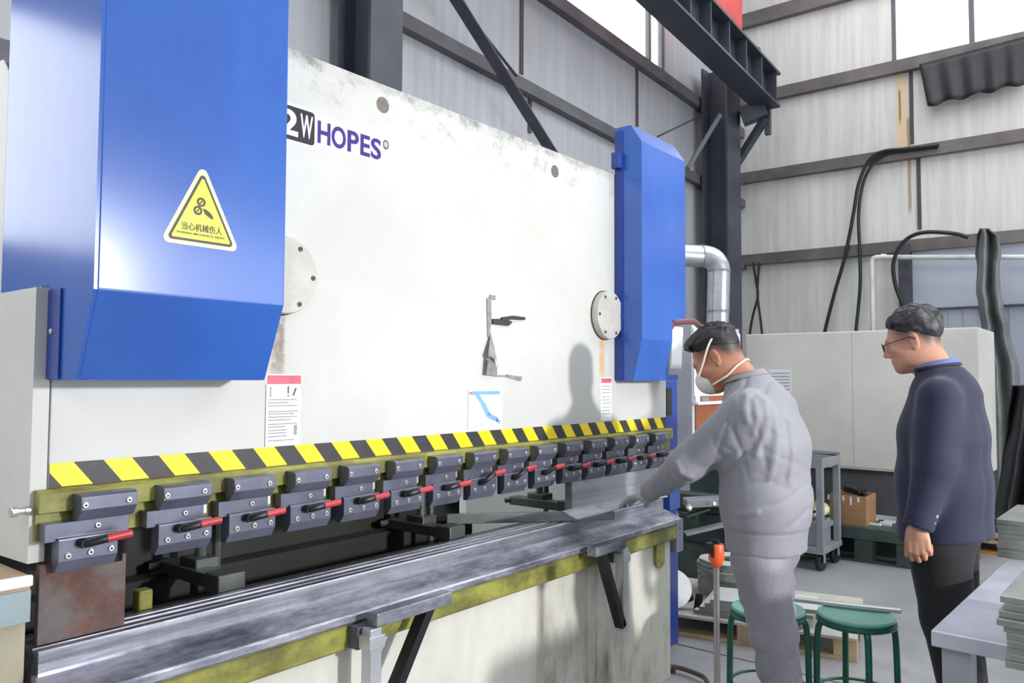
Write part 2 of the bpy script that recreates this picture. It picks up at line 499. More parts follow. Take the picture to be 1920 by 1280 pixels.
mb = MB(); mb.bar(b - dd * 0.02 - up * 0.12, b + dd * 0.10 - up * 0.15, 0.22, 0.16, (0, 0, 1), 0.02)
tag(build('wheel_housing', mb, MAT['steel_dark'], ec), 'dark wheel housing at the end')
# short stop post on the far wall above the girder end
a = at_X(1420, 90, WX - 0.12); b = at_X(1423, 140, WX - 0.12)
mb = MB(); mb.bar(a, b, 0.08, 0.06, (1, 0, 0), 0.005)
tag(build('stop_post', mb, M('stop post paint', (112, 108, 92), 0.6), None, tuple(b)), 'short upright post beside the end of the crane girder', 'post')
a = at_Y(1290, 315, WY - 0.22); b = at_Y(1350, 215, WY - 0.5)
mb = MB(); mb.bar(a, b, 0.05, 0.05)
tag(build('knee_brace', mb, M('knee brace paint', (96, 98, 106), 0.45), None, tuple(a)), 'slim grey strut leaning against the corner column', 'strut')
# ------------------------------------------------------------------ press brake materials
def ram_material():
    k = NT('cream machine paint'); p = k.pos(); s = k.sep(p)
    n1 = k.noise(p, 1.6, 6.0, 0.6)
    col = k.mix(k.ramp(n1, 0.3, 0.7), lin((190, 190, 185)), lin((203, 203, 200)))
    # mottled wear creeping down from the upper edge
    nb = k.noise(k.mapped(p, (1, 1, 1)), 9.0, 10.0, 0.75)
    nl = k.noise(p, 2.2, 4.0, 0.6)
    h = k.ramp(k.math('ADD', s['Z'], k.math('MULTIPLY', k.math('SUBTRACT', nl, 0.5), 0.22)), 2.30, 2.50)
    f = k.math('MULTIPLY', k.ramp(nb, 0.50, 0.66), h)
    col = k.mix(k.math('MULTIPLY', f, 0.75), col, lin((112, 114, 108)))
    edge = k.ramp(s['Z'], 2.452, 2.50, 0.0, 0.55)
    col = k.mix(k.math('MULTIPLY', edge, k.ramp(nb, 0.36, 0.6)), col, lin((96, 100, 94)))
    # scattered scuffs
    sc = k.noise(k.mapped(p, (1, 1, 0.4)), 16.0, 8.0, 0.7)
    low = k.ramp(s['Z'], 1.25, 1.75, 1.0, 0.35)
    col = k.mix(k.math('MULTIPLY', k.ramp(sc, 0.64, 0.78, 0.0, 0.5), low), col, lin((150, 144, 130)))
    # oil and rust runs below the two round caps
    for X, c, st in ((1.372, (112, 92, 60), 0.8), (3.160, (206, 160, 92), 0.9)):
        wob = k.noise(k.mapped(p, (3, 3, 12)), 2.0, 4.0)
        d = k.math('ABSOLUTE', k.math('SUBTRACT', k.math('ADD', s['X'], k.math('MULTIPLY', wob, 0.02)), X + 0.01))
        m = k.math('MULTIPLY', k.ramp(d, 0.014, 0.03, 1.0, 0.0), k.math('MULTIPLY', k.ramp(s['Z'], 1.47, 1.55), k.ramp(s['Z'], 1.72, 1.76, 1.0, 0.0)))
        m = k.math('MULTIPLY', m, k.ramp(k.noise(p, 30.0, 6.0), 0.3, 0.6, 0.35, 1.0))
        col = k.mix(k.math('MULTIPLY', m, st), col, lin(c))
    k.color(col); k.b.inputs['Roughness'].default_value = 0.42
    k.bump(k.noise(p, 60.0), 0.04, 0.002)
    return k.m
def bed_material():
    k = NT('cream bed paint'); p = k.pos(); s = k.sep(p)
    n1 = k.noise(k.mapped(p, (1, 1, 0.5)), 2.5, 7.0, 0.65)
    col = k.mix(k.ramp(n1, 0.3, 0.7), lin((194, 194, 182)), lin((212, 210, 201)))
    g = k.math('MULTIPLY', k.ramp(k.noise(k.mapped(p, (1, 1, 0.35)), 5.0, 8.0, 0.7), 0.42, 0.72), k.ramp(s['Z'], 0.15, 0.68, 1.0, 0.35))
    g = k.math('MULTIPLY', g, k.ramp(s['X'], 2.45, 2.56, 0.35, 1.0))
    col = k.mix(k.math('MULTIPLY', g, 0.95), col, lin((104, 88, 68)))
    k.color(col); k.b.inputs['Roughness'].default_value = 0.42; return k.m
def blue_material():
    k = NT('blue gloss paint'); p = k.pos()
    n1 = k.noise(k.mapped(p, (1, 1, 0.6)), 3.0, 6.0, 0.6)
    col = k.mix(k.ramp(n1, 0.3, 0.7), lin((32, 84, 170)), lin((40, 95, 182)))
    sc = k.noise(p, 14.0, 8.0, 0.75)
    col = k.mix(k.ramp(sc, 0.66, 0.82, 0, 0.35), col, lin((120, 160, 220)))
    k.color(col); k.b.inputs['Roughness'].default_value = 0.2
    k.b.inputs['Specular IOR Level'].default_value = 0.9
    k.bump(k.noise(p, 2.2, 2.0), 0.02, 0.03)
    return k.m
def olive_material():
    k = NT('olive yellow paint'); p = k.pos(); s = k.sep(p)
    n1 = k.noise(k.mapped(p, (0.6, 1, 1)), 7.0, 8.0, 0.7)
    col = k.mix(k.ramp(n1, 0.35, 0.65), lin((96, 95, 44)), lin((152, 150, 70)))
    n2 = k.noise(p, 18.0, 8.0, 0.7)
    col = k.mix(k.ramp(n2, 0.6, 0.75, 0, 0.6), col, lin((92, 88, 44)))
    k.color(col); k.b.inputs['Roughness'].default_value = 0.45; return k.m
def steel_material(name, a, b, rough, scale=(0.4, 8, 8), metal=0.85):
    k = NT(name); p = k.pos()
    n1 = k.noise(k.mapped(p, scale), 2.0, 8.0, 0.7); n2 = k.noise(p, 7.0, 8.0, 0.7)
    col = k.mix(k.ramp(n1, 0.3, 0.7), lin(a), lin(b))
    col = k.mix(k.ramp(n2, 0.5, 0.75, 0, 0.55), col, lin(a))
    k.color(col); k.b.inputs['Metallic'].default_value = metal
    r = k.ramp(n2, 0.3, 0.7, rough - 0.08, rough + 0.14); k.l.new(r, k.b.inputs['Roughness'])
    k.bump(n1, 0.06, 0.003); return k.m
def rust_material():
    k = NT('rusty brown steel'); p = k.pos()
    n1 = k.noise(p, 9.0, 8.0, 0.65); n2 = k.noise(p, 26.0, 8.0, 0.7)
    col = k.mix(k.ramp(n1, 0.35, 0.65), lin((88, 62, 54)), lin((104, 98, 98)))
    col = k.mix(k.ramp(n2, 0.5, 0.75, 0, 0.8), col, lin((120, 76, 58)))
    k.color(col); k.b.inputs['Roughness'].default_value = 0.6; k.b.inputs['Metallic'].default_value = 0.35
    k.bump(n2, 0.15, 0.003); return k.m
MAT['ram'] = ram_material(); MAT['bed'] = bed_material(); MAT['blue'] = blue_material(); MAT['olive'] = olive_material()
MAT['die'] = steel_material('worn die steel', (104, 104, 116), (206, 206, 218), 0.32, (0.4, 8, 8), 0.78)
MAT['diebase'] = steel_material('mottled die base steel', (92, 93, 106), (196, 197, 208), 0.36, (1.5, 6, 6), 0.72)
MAT['rust'] = rust_material()
MAT['clamp'] = M('blued clamp steel', (106, 108, 124), 0.28, 0.5, 0.15, 14.0)
MAT['screw'] = M('bright screw steel', (206, 206, 204), 0.3, 0.8, 0.1, 30.0)
MAT['socket'] = M('dark socket', (22, 22, 24), 0.7)
MAT['black'] = M('black oxide', (30, 30, 34), 0.4, 0.3)
MAT['redgrip'] = M('red rubber grip', (178, 52, 58), 0.4)
MAT['yellow'] = M('tape yellow', (252, 226, 24), 0.4, 0, 0.08, 12.0, dirt=0.25, dirt_rgb=(190, 160, 30))
MAT['tapeblk'] = M('tape black', (52, 50, 54), 0.45, 0, 0.15, 20.0)
MAT['tapeend'] = M('tape underside', (70, 66, 40), 0.6)
MAT['interior'] = M('dark interior shade', (34, 36, 32), 0.6, 0.1, 0.3, 5.0)  # dark colour stands in for shade inside the machine and its gaps
MAT['gauge'] = M('dark gauge steel', (98, 102, 100), 0.38, 0.4, 0.2, 9.0)
MAT['darkblue'] = M('dark blue paint', (32, 62, 140), 0.35, 0, 0.15, 5.0)
MAT['white'] = M('white label paper', (236, 238, 238), 0.5, 0, 0.04)
MAT['ink'] = M('grey print', (150, 154, 156), 0.6, 0, 0.2, 60.0)
MAT['inkdark'] = M('dark print', (70, 70, 72), 0.6)
MAT['pink'] = M('faded red print', (206, 96, 112), 0.5, 0, 0.15, 20.0)
MAT['bluepr'] = M('pale blue print', (122, 168, 226), 0.5)
MAT['purple'] = M('purple vinyl', (52, 36, 122), 0.35)
MAT['lav'] = M('lavender white vinyl', (226, 222, 244), 0.4, 0, 0.03)
MAT['vblack'] = M('black vinyl', (24, 24, 28), 0.35)
MAT['signy'] = M('sign yellow', (212, 212, 62), 0.35, 0, 0.06)
MAT['signp'] = M('sign pale edge', (214, 224, 176), 0.35, 0, 0.05)
MAT['signk'] = M('sign black', (46, 44, 12), 0.45)
MAT['oldpaper'] = M('grey curled paper', (140, 138, 134), 0.7, 0, 0.25, 25.0)

PB = thing('press_brake', 'large cream and blue press brake filling the left of the workshop', 'machine', (2.3, 2.1, 0))
RY = 2.0
RX0, RX1 = 0.755, 3.80
# ram plate
mb = MB(); mb.box(RX0, RX1, RY, RY + 0.08, 1.16, 2.50, 0.003, 2)
ram = build('ram_plate', mb, MAT['ram'], PB)
# left and right C frames
prof = [(1.995, 1.07), (1.995, 1.705), (3.35, 1.705), (3.35, 0.0), (1.95, 0.0), (1.95, 0.70), (2.36, 0.74), (2.42, 0.82), (2.42, 1.0), (2.36, 1.06)]
mb = MB(); mb.prism(prof, 0.715, 0.75); mb.prism([(2.315, 1.7055), (2.315, 2.30), (2.36, 2.345), (2.5, 2.36), (3.35, 2.36), (3.35, 1.7055)], 0.7462, 0.75)
build('side_frame', mb, MAT['ram'], PB)
prof2 = [(2.10, 1.10), (2.10, 2.36), (3.35, 2.36), (3.35, 0.0), (2.10, 0.0)]
mb = MB(); mb.prism(prof2, 3.70, 3.735)
build('side_frame', mb, MAT['ram'], PB)
mb = MB(); mb.box(0.76, 2.78, 2.56, 2.60, 0, 1.62); mb.box(0.76, 3.69, 2.10, 2.14, 1.20, 1.6)  # dark sheets put in for the shade behind the ram gap
build('inner_back_plate', mb, MAT['interior'], PB)
# olive clamping rail and the hazard tape above it
mb = MB(); mb.prism([(1.965, 1.185), (1.965, 1.228), (1.972, 1.236), (2.0, 1.236), (2.0, 1.16), (2.05, 1.16), (2.05, 1.12), (1.985, 1.12), (1.985, 1.18)], 0.725, 3.81)
build('clamp_rail', mb, MAT['olive'], PB)
mb = MB()
tz0, tz1, ty = 1.238, 1.294, RY - 0.0006
per, sh = 0.139, 0.046
def stripe(a, b, mi):
    mb.mi = mi
    pts = [(a, tz1), (b, tz1), (b + sh, tz0), (a + sh, tz0)]
    # clip to the tape ends
    from itertools import pairwise
    def clip(poly, lim, keep_ge):
        out = []
        for i in range(len(poly)):
            p, q = poly[i], poly[(i + 1) % len(poly)]
            pi = (p[0] >= lim) if keep_ge else (p[0] <= lim); qi = (q[0] >= lim) if keep_ge else (q[0] <= lim)
            if pi: out.append(p)
            if pi != qi:
                t = (lim - p[0]) / (q[0] - p[0]); out.append((lim, p[1] + (q[1] - p[1]) * t))
        return out
    pts = clip(clip(pts, RX0 + .002, True), RX1 - .002, False) if pts else pts
    if len(pts) >= 3: mb.poly([(x, ty - 0.001, z) for x, z in pts])
a = 0.809 - per - per / 2
for i in range(26):
    stripe(a + i * per, a + i * per + 0.070, 0); stripe(a + i * per + 0.070, a + (i + 1) * per, 1)
bmesh.ops.recalc_face_normals(mb.bm, faces=mb.bm.faces[:])
for f in mb.bm.faces:
    if f.normal.y > 0: f.normal_flip()
mb.mi = 2; mb.box(RX0 + .002, RX1 - .002, RY - 0.0012, RY - 0.0002, tz0 - 0.006, tz1)
build('hazard_tape', mb, [MAT['yellow'], MAT['tapeblk'], MAT['tapeend']], PB)['label'] = 'yellow and black striped hazard tape'
# bed with its recessed middle panel
mb = MB()
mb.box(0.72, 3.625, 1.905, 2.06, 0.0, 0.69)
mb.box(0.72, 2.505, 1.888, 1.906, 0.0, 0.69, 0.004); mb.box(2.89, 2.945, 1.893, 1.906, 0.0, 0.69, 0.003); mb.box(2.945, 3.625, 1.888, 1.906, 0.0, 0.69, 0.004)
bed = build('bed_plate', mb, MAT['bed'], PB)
mb = MB()
sl = [(3.47, 0.69), (3.555, 0.69)]
c = (3.5125, 0.60); 
c = (3.495, 0.612)
pts = [(3.4525, 0.71), (3.4525, 0.612)] + [(c[0] - 0.0425 * math.cos(PI * i / 10), c[1] - 0.0425 * math.sin(PI * i / 10)) for i in range(1, 10)] + [(3.5375, 0.612), (3.5375, 0.71)]
mb.prism(pts, 1.872, 1.8885, 'Y')
build('slot_insert', mb, MAT['olive'], bed)
mb = MB(); mb.prism([(1.862, 0.692), (1.855, 0.70), (1.855, 0.757), (1.862, 0.765), (2.06, 0.765), (2.06, 0.692)], 0.71, 3.625)
build('bed_rail', mb, MAT['olive'], PB)['label'] = 'scuffed olive yellow rail'
# inner ledges behind the die
mb = MB(); mb.box(0.8, 3.6, 2.22, 2.25, 0.80, 0.835); mb.box(0.8, 3.6, 2.10, 2.13, 0.78, 0.82); mb.box(0.8, 3.6, 2.06, 2.5, 0.5, 0.55)
build('inner_ledge', mb, MAT['gauge'], PB)
mb = MB(); mb.box(1.045, 1.085, 2.14, 2.18, 0.82, 0.915, 0.006)
build('stop_block', mb, MAT['olive'], PB)

# blue cylinder covers
CF = 1.765
def cover(x0, x1, notch=None, CF=CF, yb0=1.846, zt=(2.59, 2.68), yt=1.85):
    full = [(1.998, 1.49), (yb0, 1.49), (CF, 1.688), (CF, zt[0]), (yt, zt[1]), (1.998, zt[1])]
    mb = MB()
    if notch is None: mb.prism(full, x0, x1, 'X', 0.004)
    else:
        nx, nz0, nz1 = notch
        # everything left of the notch, then the pieces above and below it
        mb.prism(full, x0, nx)
        mb.prism([(1.998, nz1), (CF, nz1), (CF, zt[0]), (yt, zt[1]), (1.998, zt[1])], nx, x1)
        yb = yb0 + (CF - yb0) * (nz0 - 1.49) / (1.688 - 1.49)
        mb.prism([(1.998, 1.49), (yb0, 1.49), (yb, nz0), (1.998, nz0)], nx, x1)
        mb.box(nx, x1, 1.95, 1.998, nz0, nz1)
    return build('cylinder_cover', mb, MAT['blue'], PB)
covL = cover(0.752, 1.228)
mb = MB(); mb.prism([(1.998, 1.49), (1.846, 1.49), (CF, 1.688), (CF, 2.59), (1.85, 2.68), (2.31, 2.68), (2.31, 1.712), (1.998, 1.712)], 0.745, 0.7525)
build('cover_side_sheet', mb, MAT['blue'], covL)
mb = MB(); mb.box(0.740, 0.7448, 1.925, 1.994, 1.492, 1.70)
build('cover_flange', mb, MAT['darkblue'], covL)
mb = MB(); mb.lathe([(0.007, 0), (0.007, 0.004), (0.004, 0.006)], (0.740, 1.965, 1.602), 12, (-1, 0, 0))
build('bolt', mb, MAT['screw'], covL)
covR = cover(3.28, 3.735, (3.585, 1.52, 1.795), 1.851, 1.900, (2.64, 2.73), 1.91)
mb = MB(); mb.box(3.272, 3.2798, 1.955, 1.997, 1.492, 2.71)
build('cover_flange', mb, MAT['darkblue'], covR)
mb = MB(); mb.box(3.238, 3.271, 1.95, 1.997, 2.52, 2.60, 0.004)
build('hinge_block', mb, MAT['darkblue'], covR)
mb = MB()
mb.tube(spline([(3.60, 1.895, 1.782), (3.66, 1.85, 1.79), (3.76, 1.82, 1.797), (3.85, 1.83, 1.78)], 6), 0.016, 10)
mb.lathe([(0.02, 0), (0.022, 0.02), (0.012, 0.03)], (3.605, 1.885, 1.768), 12, (0, -1, 0))
build('pendant_arm', mb, M('brown arm paint', (112, 70, 72), 0.35), covR)
mb = MB(); mb.grid(lambda u, v: Vector((3.605 + 0.118 * u + 0.004 * v, 1.872 - 0.012 * math.sin(u * 3) - 0.01 * v, 1.55 + 0.215 * v)), 8, 6)
s = build('paper_tag', mb, MAT['white'], covR)
sm = s.modifiers.new('thick', 'SOLIDIFY'); sm.thickness = 0.001

# warning triangle on the left cover
def tri(cx, cz, w, h, r, off, Y, th, mat, parent, name):
    """rounded triangle, off = inset"""
    P = [Vector((cx - w / 2, cz)), Vector((cx + w / 2, cz)), Vector((cx, cz + h))]
    cen = (P[0] + P[1] + P[2]) / 3
    inr = (w * h) / (w + 2 * math.hypot(w / 2, h))
    P = [cen + (p - Vector((cx, cz + inr))) * ((inr - off) / inr) + (Vector((cx, cz + inr)) - cen) for p in P]
    pts = []
    for i in range(3):
        a, b, c2 = P[i - 1], P[i], P[(i + 1) % 3]
        u = (a - b).normalized(); v = (c2 - b).normalized(); half = u.angle(v) / 2
        d = r / math.tan(half); ctr = b + (u + v).normalized() * (r / math.sin(half))
        s0 = b + u * d; e0 = b + v * d
        a0 = math.atan2(s0.y - ctr.y, s0.x - ctr.x); a1 = math.atan2(e0.y - ctr.y, e0.x - ctr.x)
        da = (a1 - a0 + PI) % (2 * PI) - PI
        pts += [(ctr.x + r * math.cos(a0 + da * t / 6), ctr.y + r * math.sin(a0 + da * t / 6)) for t in range(7)]
    mb = MB(); mb.prism(pts, Y - th, Y, 'Y')
    return mb
mbs = tri(0.990, 1.812, 0.205, 0.205, 0.013, 0.0, CF, 0.0010, None, None, '')
sign = build('warning_sign', mbs, MAT['signp'], covL); sign['label'] = 'yellow triangular warning sign with black border'
# everything on the sign goes into the same sub-part level through materials: join the layers
def layer(me_obj, mb, mat):
    me = me_obj.data; base = len(me.materials); me.materials.append(mat)
    off = OFF[me_obj.name]
    bm = bmesh.new(); bm.from_mesh(me)
    t = bpy.data.meshes.new('t'); mb.bm.normal_update(); mb.bm.to_mesh(t); mb.bm.free(); t.transform(Matrix.Translation(-off))
    for p in t.polygons: p.material_index = base
    n0 = len(bm.faces); bm.from_mesh(t); bpy.data.meshes.remove(t)
    bm.faces.ensure_lookup_table()
    for f in bm.faces[n0:]: f.material_index = base
    bm.to_mesh(me); bm.free()
layer(sign, tri(0.990, 1.812, 0.205, 0.205, 0.008, 0.0095, CF, 0.0016, None, None, ''), MAT['signk'])
layer(sign, tri(0.990, 1.812, 0.205, 0.205, 0.004, 0.0155, CF, 0.0022, None, None, ''), MAT['signy'])
def flat_text(txt, x0, x1, z0, z1, Y, bold=0.0, th=0.0008):
    me = text_mesh(txt, bold); co = np.array([v.co[:] for v in me.vertices]); mn, mx = co.min(0), co.max(0)
    bm = bmesh.new(); bm.from_mesh(me); bpy.data.meshes.remove(me)
    for v in bm.verts: v.co = Vector((x0 + (v.co.x - mn[0]) / (mx[0] - mn[0]) * (x1 - x0), Y, z0 + (v.co.y - mn[1]) / (mx[1] - mn[1]) * (z1 - z0)))
    g = bmesh.ops.extrude_face_region(bm, geom=bm.faces[:])
    for e in g['geom']:
        if isinstance(e, bmesh.types.BMVert): e.co.y -= th
    bmesh.ops.recalc_face_normals(bm, faces=bm.faces[:])
    for f in bm.faces: f.smooth = False
    mb = MB(); mb.bm.free(); mb.bm = bm; return mb
layer(sign, flat_text('\u5f53\u5fc3\u673a\u68b0\u4f24\u4eba', 0.939, 1.043, 1.8475, 1.8665, CF - 0.002, 0.012), MAT['signk'])
layer(sign, flat_text('WARNING MECHANICAL INJURY', 0.926, 1.051, 1.8365, 1.843, CF - 0.002, 0.01), MAT['signk'])
def ring(cx, cz, r0, r1, Y, th):
    mb = MB(); n = 24
    A = [(math.cos(2 * PI * i / n), math.sin(2 * PI * i / n)) for i in range(n)]
    for i in range(n):
        j = (i + 1) % n
        mb.poly([(cx + A[i][0] * r0, Y - th, cz + A[i][1] * r0), (cx + A[j][0] * r0, Y - th, cz + A[j][1] * r0), (cx + A[j][0] * r1, Y - th, cz + A[j][1] * r1), (cx + A[i][0] * r1, Y - th, cz + A[i][1] * r1)])
    return mb
for cx, cz in ((0.9865, 1.920), (0.9785, 1.8985)):
    layer(sign, ring(cx, cz, 0.0062, 0.0112, CF, 0.0030), MAT['signk'])
    mb = MB(); mb.bar((cx - 0.003, CF - 0.0026, cz - 0.004), (cx + 0.003, CF - 0.0026, cz + 0.004), 0.0008, 0.003, (1, 0, 0)); layer(sign, mb, MAT['signk'])
mb = MB(); mb.prism([(0.991, 1.9055), (1.000, 1.904), (1.010, 1.898), (1.018, 1.889), (1.018, 1.882), (1.008, 1.886), (0.997, 1.893)], CF - 0.0030, CF - 0.002, 'Y'); layer(sign, mb, MAT['signk'])

# round bolted caps on the ram
for X, nm in ((1.372, 'left'), (3.180, 'right')):
    mb = MB(); mb.lathe([(0.115, 0.0041), (0.115, 0.030), (0.112, 0.036), (0.0, 0.036)], (X, RY, 1.80), 48, (0, -1, 0))
    capo = build('round_cap', mb, M('cap paint ' + nm, (186, 184, 176), 0.4, 0, 0.12, 14.0, dirt=0.5, dirt_rgb=(120, 116, 106)), PB)
    mb = MB(); mb.lathe([(0.1185, 0.0), (0.1185, 0.004), (0.1, 0.004)], (X, RY, 1.80), 48, (0, -1, 0)); build('cap_gap_ring', mb, MAT['interior'], capo)  # dark ring standing in for the gap behind the cap rim
    for q in range(6):
        ang = q * PI / 3
        bx, bz = X + 0.096 * math.cos(ang), 1.80 + 0.096 * math.sin(ang)
        mb = MB(); mb.mi = 0; mb.lathe([(0.008, 0.035), (0.008, 0.038), (0.006, 0.040)], (bx, RY, bz), 12, (0, -1, 0)); mb.mi = 1
        mb.cyl((bx, RY - 0.0395, bz), (bx, RY - 0.0405, bz), 0.004, 6)
        build('cap_bolt', mb, [MAT['gauge'], MAT['socket']], capo)
for X, Z, r in ((1.77, 2.428, 0.027), (2.774, 2.41, 0.027)):
    mb = MB(); mb.lathe([(r, 0), (r, 0.002), (r * 0.7, 0.003), (0, 0.003)], (X, RY, Z), 24, (0, -1, 0))
    build('plug', mb, M('brown grey plug', (112, 104, 98), 0.55, 0.2, 0.2, 40.0), PB)
# lettering on the ram
mb = MB()
def rrect(x0, x1, z0, z1, r, n=5):
    pts = []
    for cx, cz, a0 in ((x1 - r, z1 - r, 0), (x0 + r, z1 - r, PI / 2), (x0 + r, z0 + r, PI), (x1 - r, z0 + r, 1.5 * PI)):
        pts += [(cx + r * math.cos(a0 + PI / 2 * i / n), cz + r * math.sin(a0 + PI / 2 * i / n)) for i in range(n + 1)]
    return pts
mb.prism(rrect(1.343, 1.497, 2.212, 2.330, 0.016), RY - 0.0006, RY, 'Y')
logo = build('logo_sticker', mb, MAT['lav'], PB); logo['label'] = 'black box and purple lettering sticker'
mb = MB(); mb.prism(rrect(1.350, 1.490, 2.219, 2.323, 0.012), RY - 0.0012, RY, 'Y'); layer(logo, mb, MAT['vblack'])
layer(logo, flat_text('2', 1.362, 1.4285, 2.232, 2.311, RY - 0.0013, 0.03), MAT['lav'])
layer(logo, flat_text('W', 1.436, 1.483, 2.236, 2.309, RY - 0.0013, 0.022), MAT['lav'])
# letters one by one, with the pale outline behind each
LX = [(1.502, 1.551), (1.556, 1.613), (1.620, 1.667), (1.674, 1.715), (1.719, 1.764)]
for n_, (x0, x1) in enumerate(LX):
    g = 0.011; mb = MB(); mb.prism(rrect(x0 - g, x1 + g, 2.234 - g, 2.305 + g, 0.016), RY - 0.0004 - 0.0001 * n_, RY, 'Y'); layer(logo, mb, MAT['lav'])
for ch, (x0, x1) in zip('HOPES', LX):
    layer(logo, flat_text(ch, x0, x1, 2.234, 2.305, RY - 0.0012, 0.025), MAT['purple'])
layer(logo, flat_text('\u00ae', 1.772, 1.799, 2.278, 2.31, RY - 0.0002, 0.03), MAT['inkdark'])

# paper labels stuck on the ram
def label_part(name, x0, x1, z0, z1):
    mb = MB(); mb.box(x0, x1, RY - 0.0008, RY, z0, z1); return build(name, mb, MAT['white'], PB)
def dec(o, x0, x1, z0, z1, mat, th=0.0012):
    mb = MB(); mb.box(x0, x1, RY - th, RY - 0.0004, z0, z1); layer(o, mb, mat)
l1 = label_part('warning_label', 1.333, 1.46, 1.295, 1.507); l1['label'] = 'white label with a faded red heading'
dec(l1, 1.337, 1.456, 1.478, 1.504, MAT['pink'])
dec(l1, 1.347, 1.352, 1.44, 1.47, MAT['ink']); dec(l1, 1.408, 1.413, 1.45, 1.472, MAT['inkdark']); dec(l1, 1.408, 1.413, 1.441, 1.446, MAT['inkdark'])
mb = MB(); mb.bar((1.428, RY - .001, 1.443), (1.438, RY - .001, 1.466), 0.0004, 0.006, (1, 0, 0)); layer(l1, mb, MAT['inkdark'])
for z, w in ((1.43, .1), (1.421, .07), (1.412, .1), (1.395, .105), (1.388, .09), (1.379, .1), (1.37, .08), (1.358, .1), (1.35, .06), (1.34, .065), (1.332, .065), (1.322, .065), (1.31, .09)):
    dec(l1, 1.343, 1.343 + w, z, z + 0.0035, MAT['ink'])
dec(l1, 1.432, 1.444, 1.325, 1.355, MAT['ink'])
dec(l1, 1.333, 1.3345, 1.295, 1.478, MAT['inkdark']); dec(l1, 1.4575, 1.459, 1.295, 1.478, MAT['ink'])
l2 = label_part('chart_label', 2.214, 2.417, 1.30, 1.456); l2['label'] = 'pale label with a blue bar and jagged blue line'
dec(l2, 2.222, 2.236, 1.436, 1.446, MAT['pink']); dec(l2, 2.236, 2.402, 1.434, 1.448, MAT['bluepr'])
for (xa, za), (xb, zb), w in (((2.262, 1.438), (2.30, 1.40), .02), ((2.30, 1.40), (2.335, 1.352), .024), ((2.335, 1.352), (2.39, 1.333), .02), ((2.385, 1.335), (2.405, 1.322), .012)):
    mb = MB(); mb.bar((xa, RY - .001, za), (xb, RY - .001, zb), 0.0006, w, (0.6, 0, 0.8)); layer(l2, mb, MAT['bluepr'])
dec(l2, 2.255, 2.2565, 1.32, 1.43, MAT['ink']); dec(l2, 2.255, 2.40, 1.318, 1.3195, MAT['ink']); dec(l2, 2.214, 2.2155, 1.30, 1.456, MAT['ink'])
l3 = label_part('warning_label', 3.15, 3.245, 1.30, 1.505); l3['label'] = 'narrow white label with a red heading under the far cap'
dec(l3, 3.153, 3.242, 1.478, 1.50, MAT['pink'])
for z in (1.46, 1.445, 1.43, 1.41, 1.395, 1.38, 1.36, 1.345, 1.33): dec(l3, 3.16, 3.235, z, z + 0.004, MAT['ink'])

# torn plastic pocket in the middle of the ram
pk = thing('torn_paper_pocket', 'torn paper and tape remnants stuck in the middle of the white panel', 'paper', (2.45, 1.998, 1.49))
def pz(x, y): q = at_Y(x, y, RY - 0.0015); return q
mb = MB()
A = [pz(912, 560), pz(920, 554), pz(921, 600), pz(917, 632), pz(914, 632), pz(913, 600)]
mb.prism([(q.x, q.z) for q in A], RY - 0.004, RY - 0.0005, 'Y')
mb.box(pz(918, 556).x, pz(928, 556).x, RY - 0.006, RY - 0.0005, pz(920, 561).z, pz(920, 553).z)
build('tape_strip', mb, MAT['oldpaper'], pk)
mb = MB()
q = [pz(919, 622), pz(905, 667), pz(921, 674), pz(931, 690), pz(926, 650)]
D = [0.004, 0.03, 0.03, 0.012, 0.004]
c0 = [Vector((a.x, RY - d, a.z)) for a, d in zip(q, D)]
mb.poly(c0)
q = [pz(908, 668), pz(905, 702), pz(932, 705), pz(931, 688)]
mb.poly([Vector((a.x, RY - d, a.z)) for a, d in zip(q, (0.024, 0.02, 0.004, 0.004))])
fl = build('curled_flap', mb, MAT['oldpaper'], pk); sm = fl.modifiers.new('t', 'SOLIDIFY'); sm.thickness = 0.001
mb = MB(); a, b = pz(940, 596), pz(983, 596); mb.prism([(pz(940, 0).x, pz(940, 601).z), (pz(943, 0).x, pz(943, 595).z), (pz(962, 0).x, pz(962, 592).z), (pz(984, 0).x, pz(984, 595).z), (pz(984, 0).x, pz(984, 600).z), (pz(962, 0).x, pz(962, 599).z)], RY - 0.012, RY - 0.0005, 'Y')
mb.prism([(pz(926, 0).x, pz(926, 608).z), (pz(926, 0).x, pz(926, 598).z), (pz(950, 0).x, pz(950, 598).z), (pz(962, 0).x, pz(962, 604).z), (pz(955, 0).x, pz(955, 611).z)], RY - 0.008, RY - 0.0005, 'Y')
build('clip_bar', mb, M('dark clip', (52, 50, 54), 0.5), pk)
mb = MB(); mb.prism([(pz(952, 0).x, pz(952, 706).z), (pz(953, 0).x, pz(953, 702).z), (pz(981, 0).x, pz(981, 706).z), (pz(979, 0).x, pz(979, 714).z)], RY - 0.006, RY - 0.0005, 'Y')
mb.box(pz(931, 0).x, pz(953, 0).x, RY - 0.003, RY - 0.0005, pz(940, 706).z, pz(940, 703).z)
build('tape_strip', mb, MAT['oldpaper'], pk)

# bolt in the left frame edge
mb = MB(); mb.cyl((0.716, 1.995, 1.192), (0.69, 1.995, 1.192), 0.008, 14); mb.lathe([(0.0125, 0), (0.0125, 0.012), (0.011, 0.014)], (0.69, 1.995, 1.192), 14, (-1, 0, 0)); mb.cyl((0.716, 1.995, 1.192), (0.705, 1.995, 1.192), 0.011, 14)
build('frame_bolt', mb, MAT['screw'], PB)

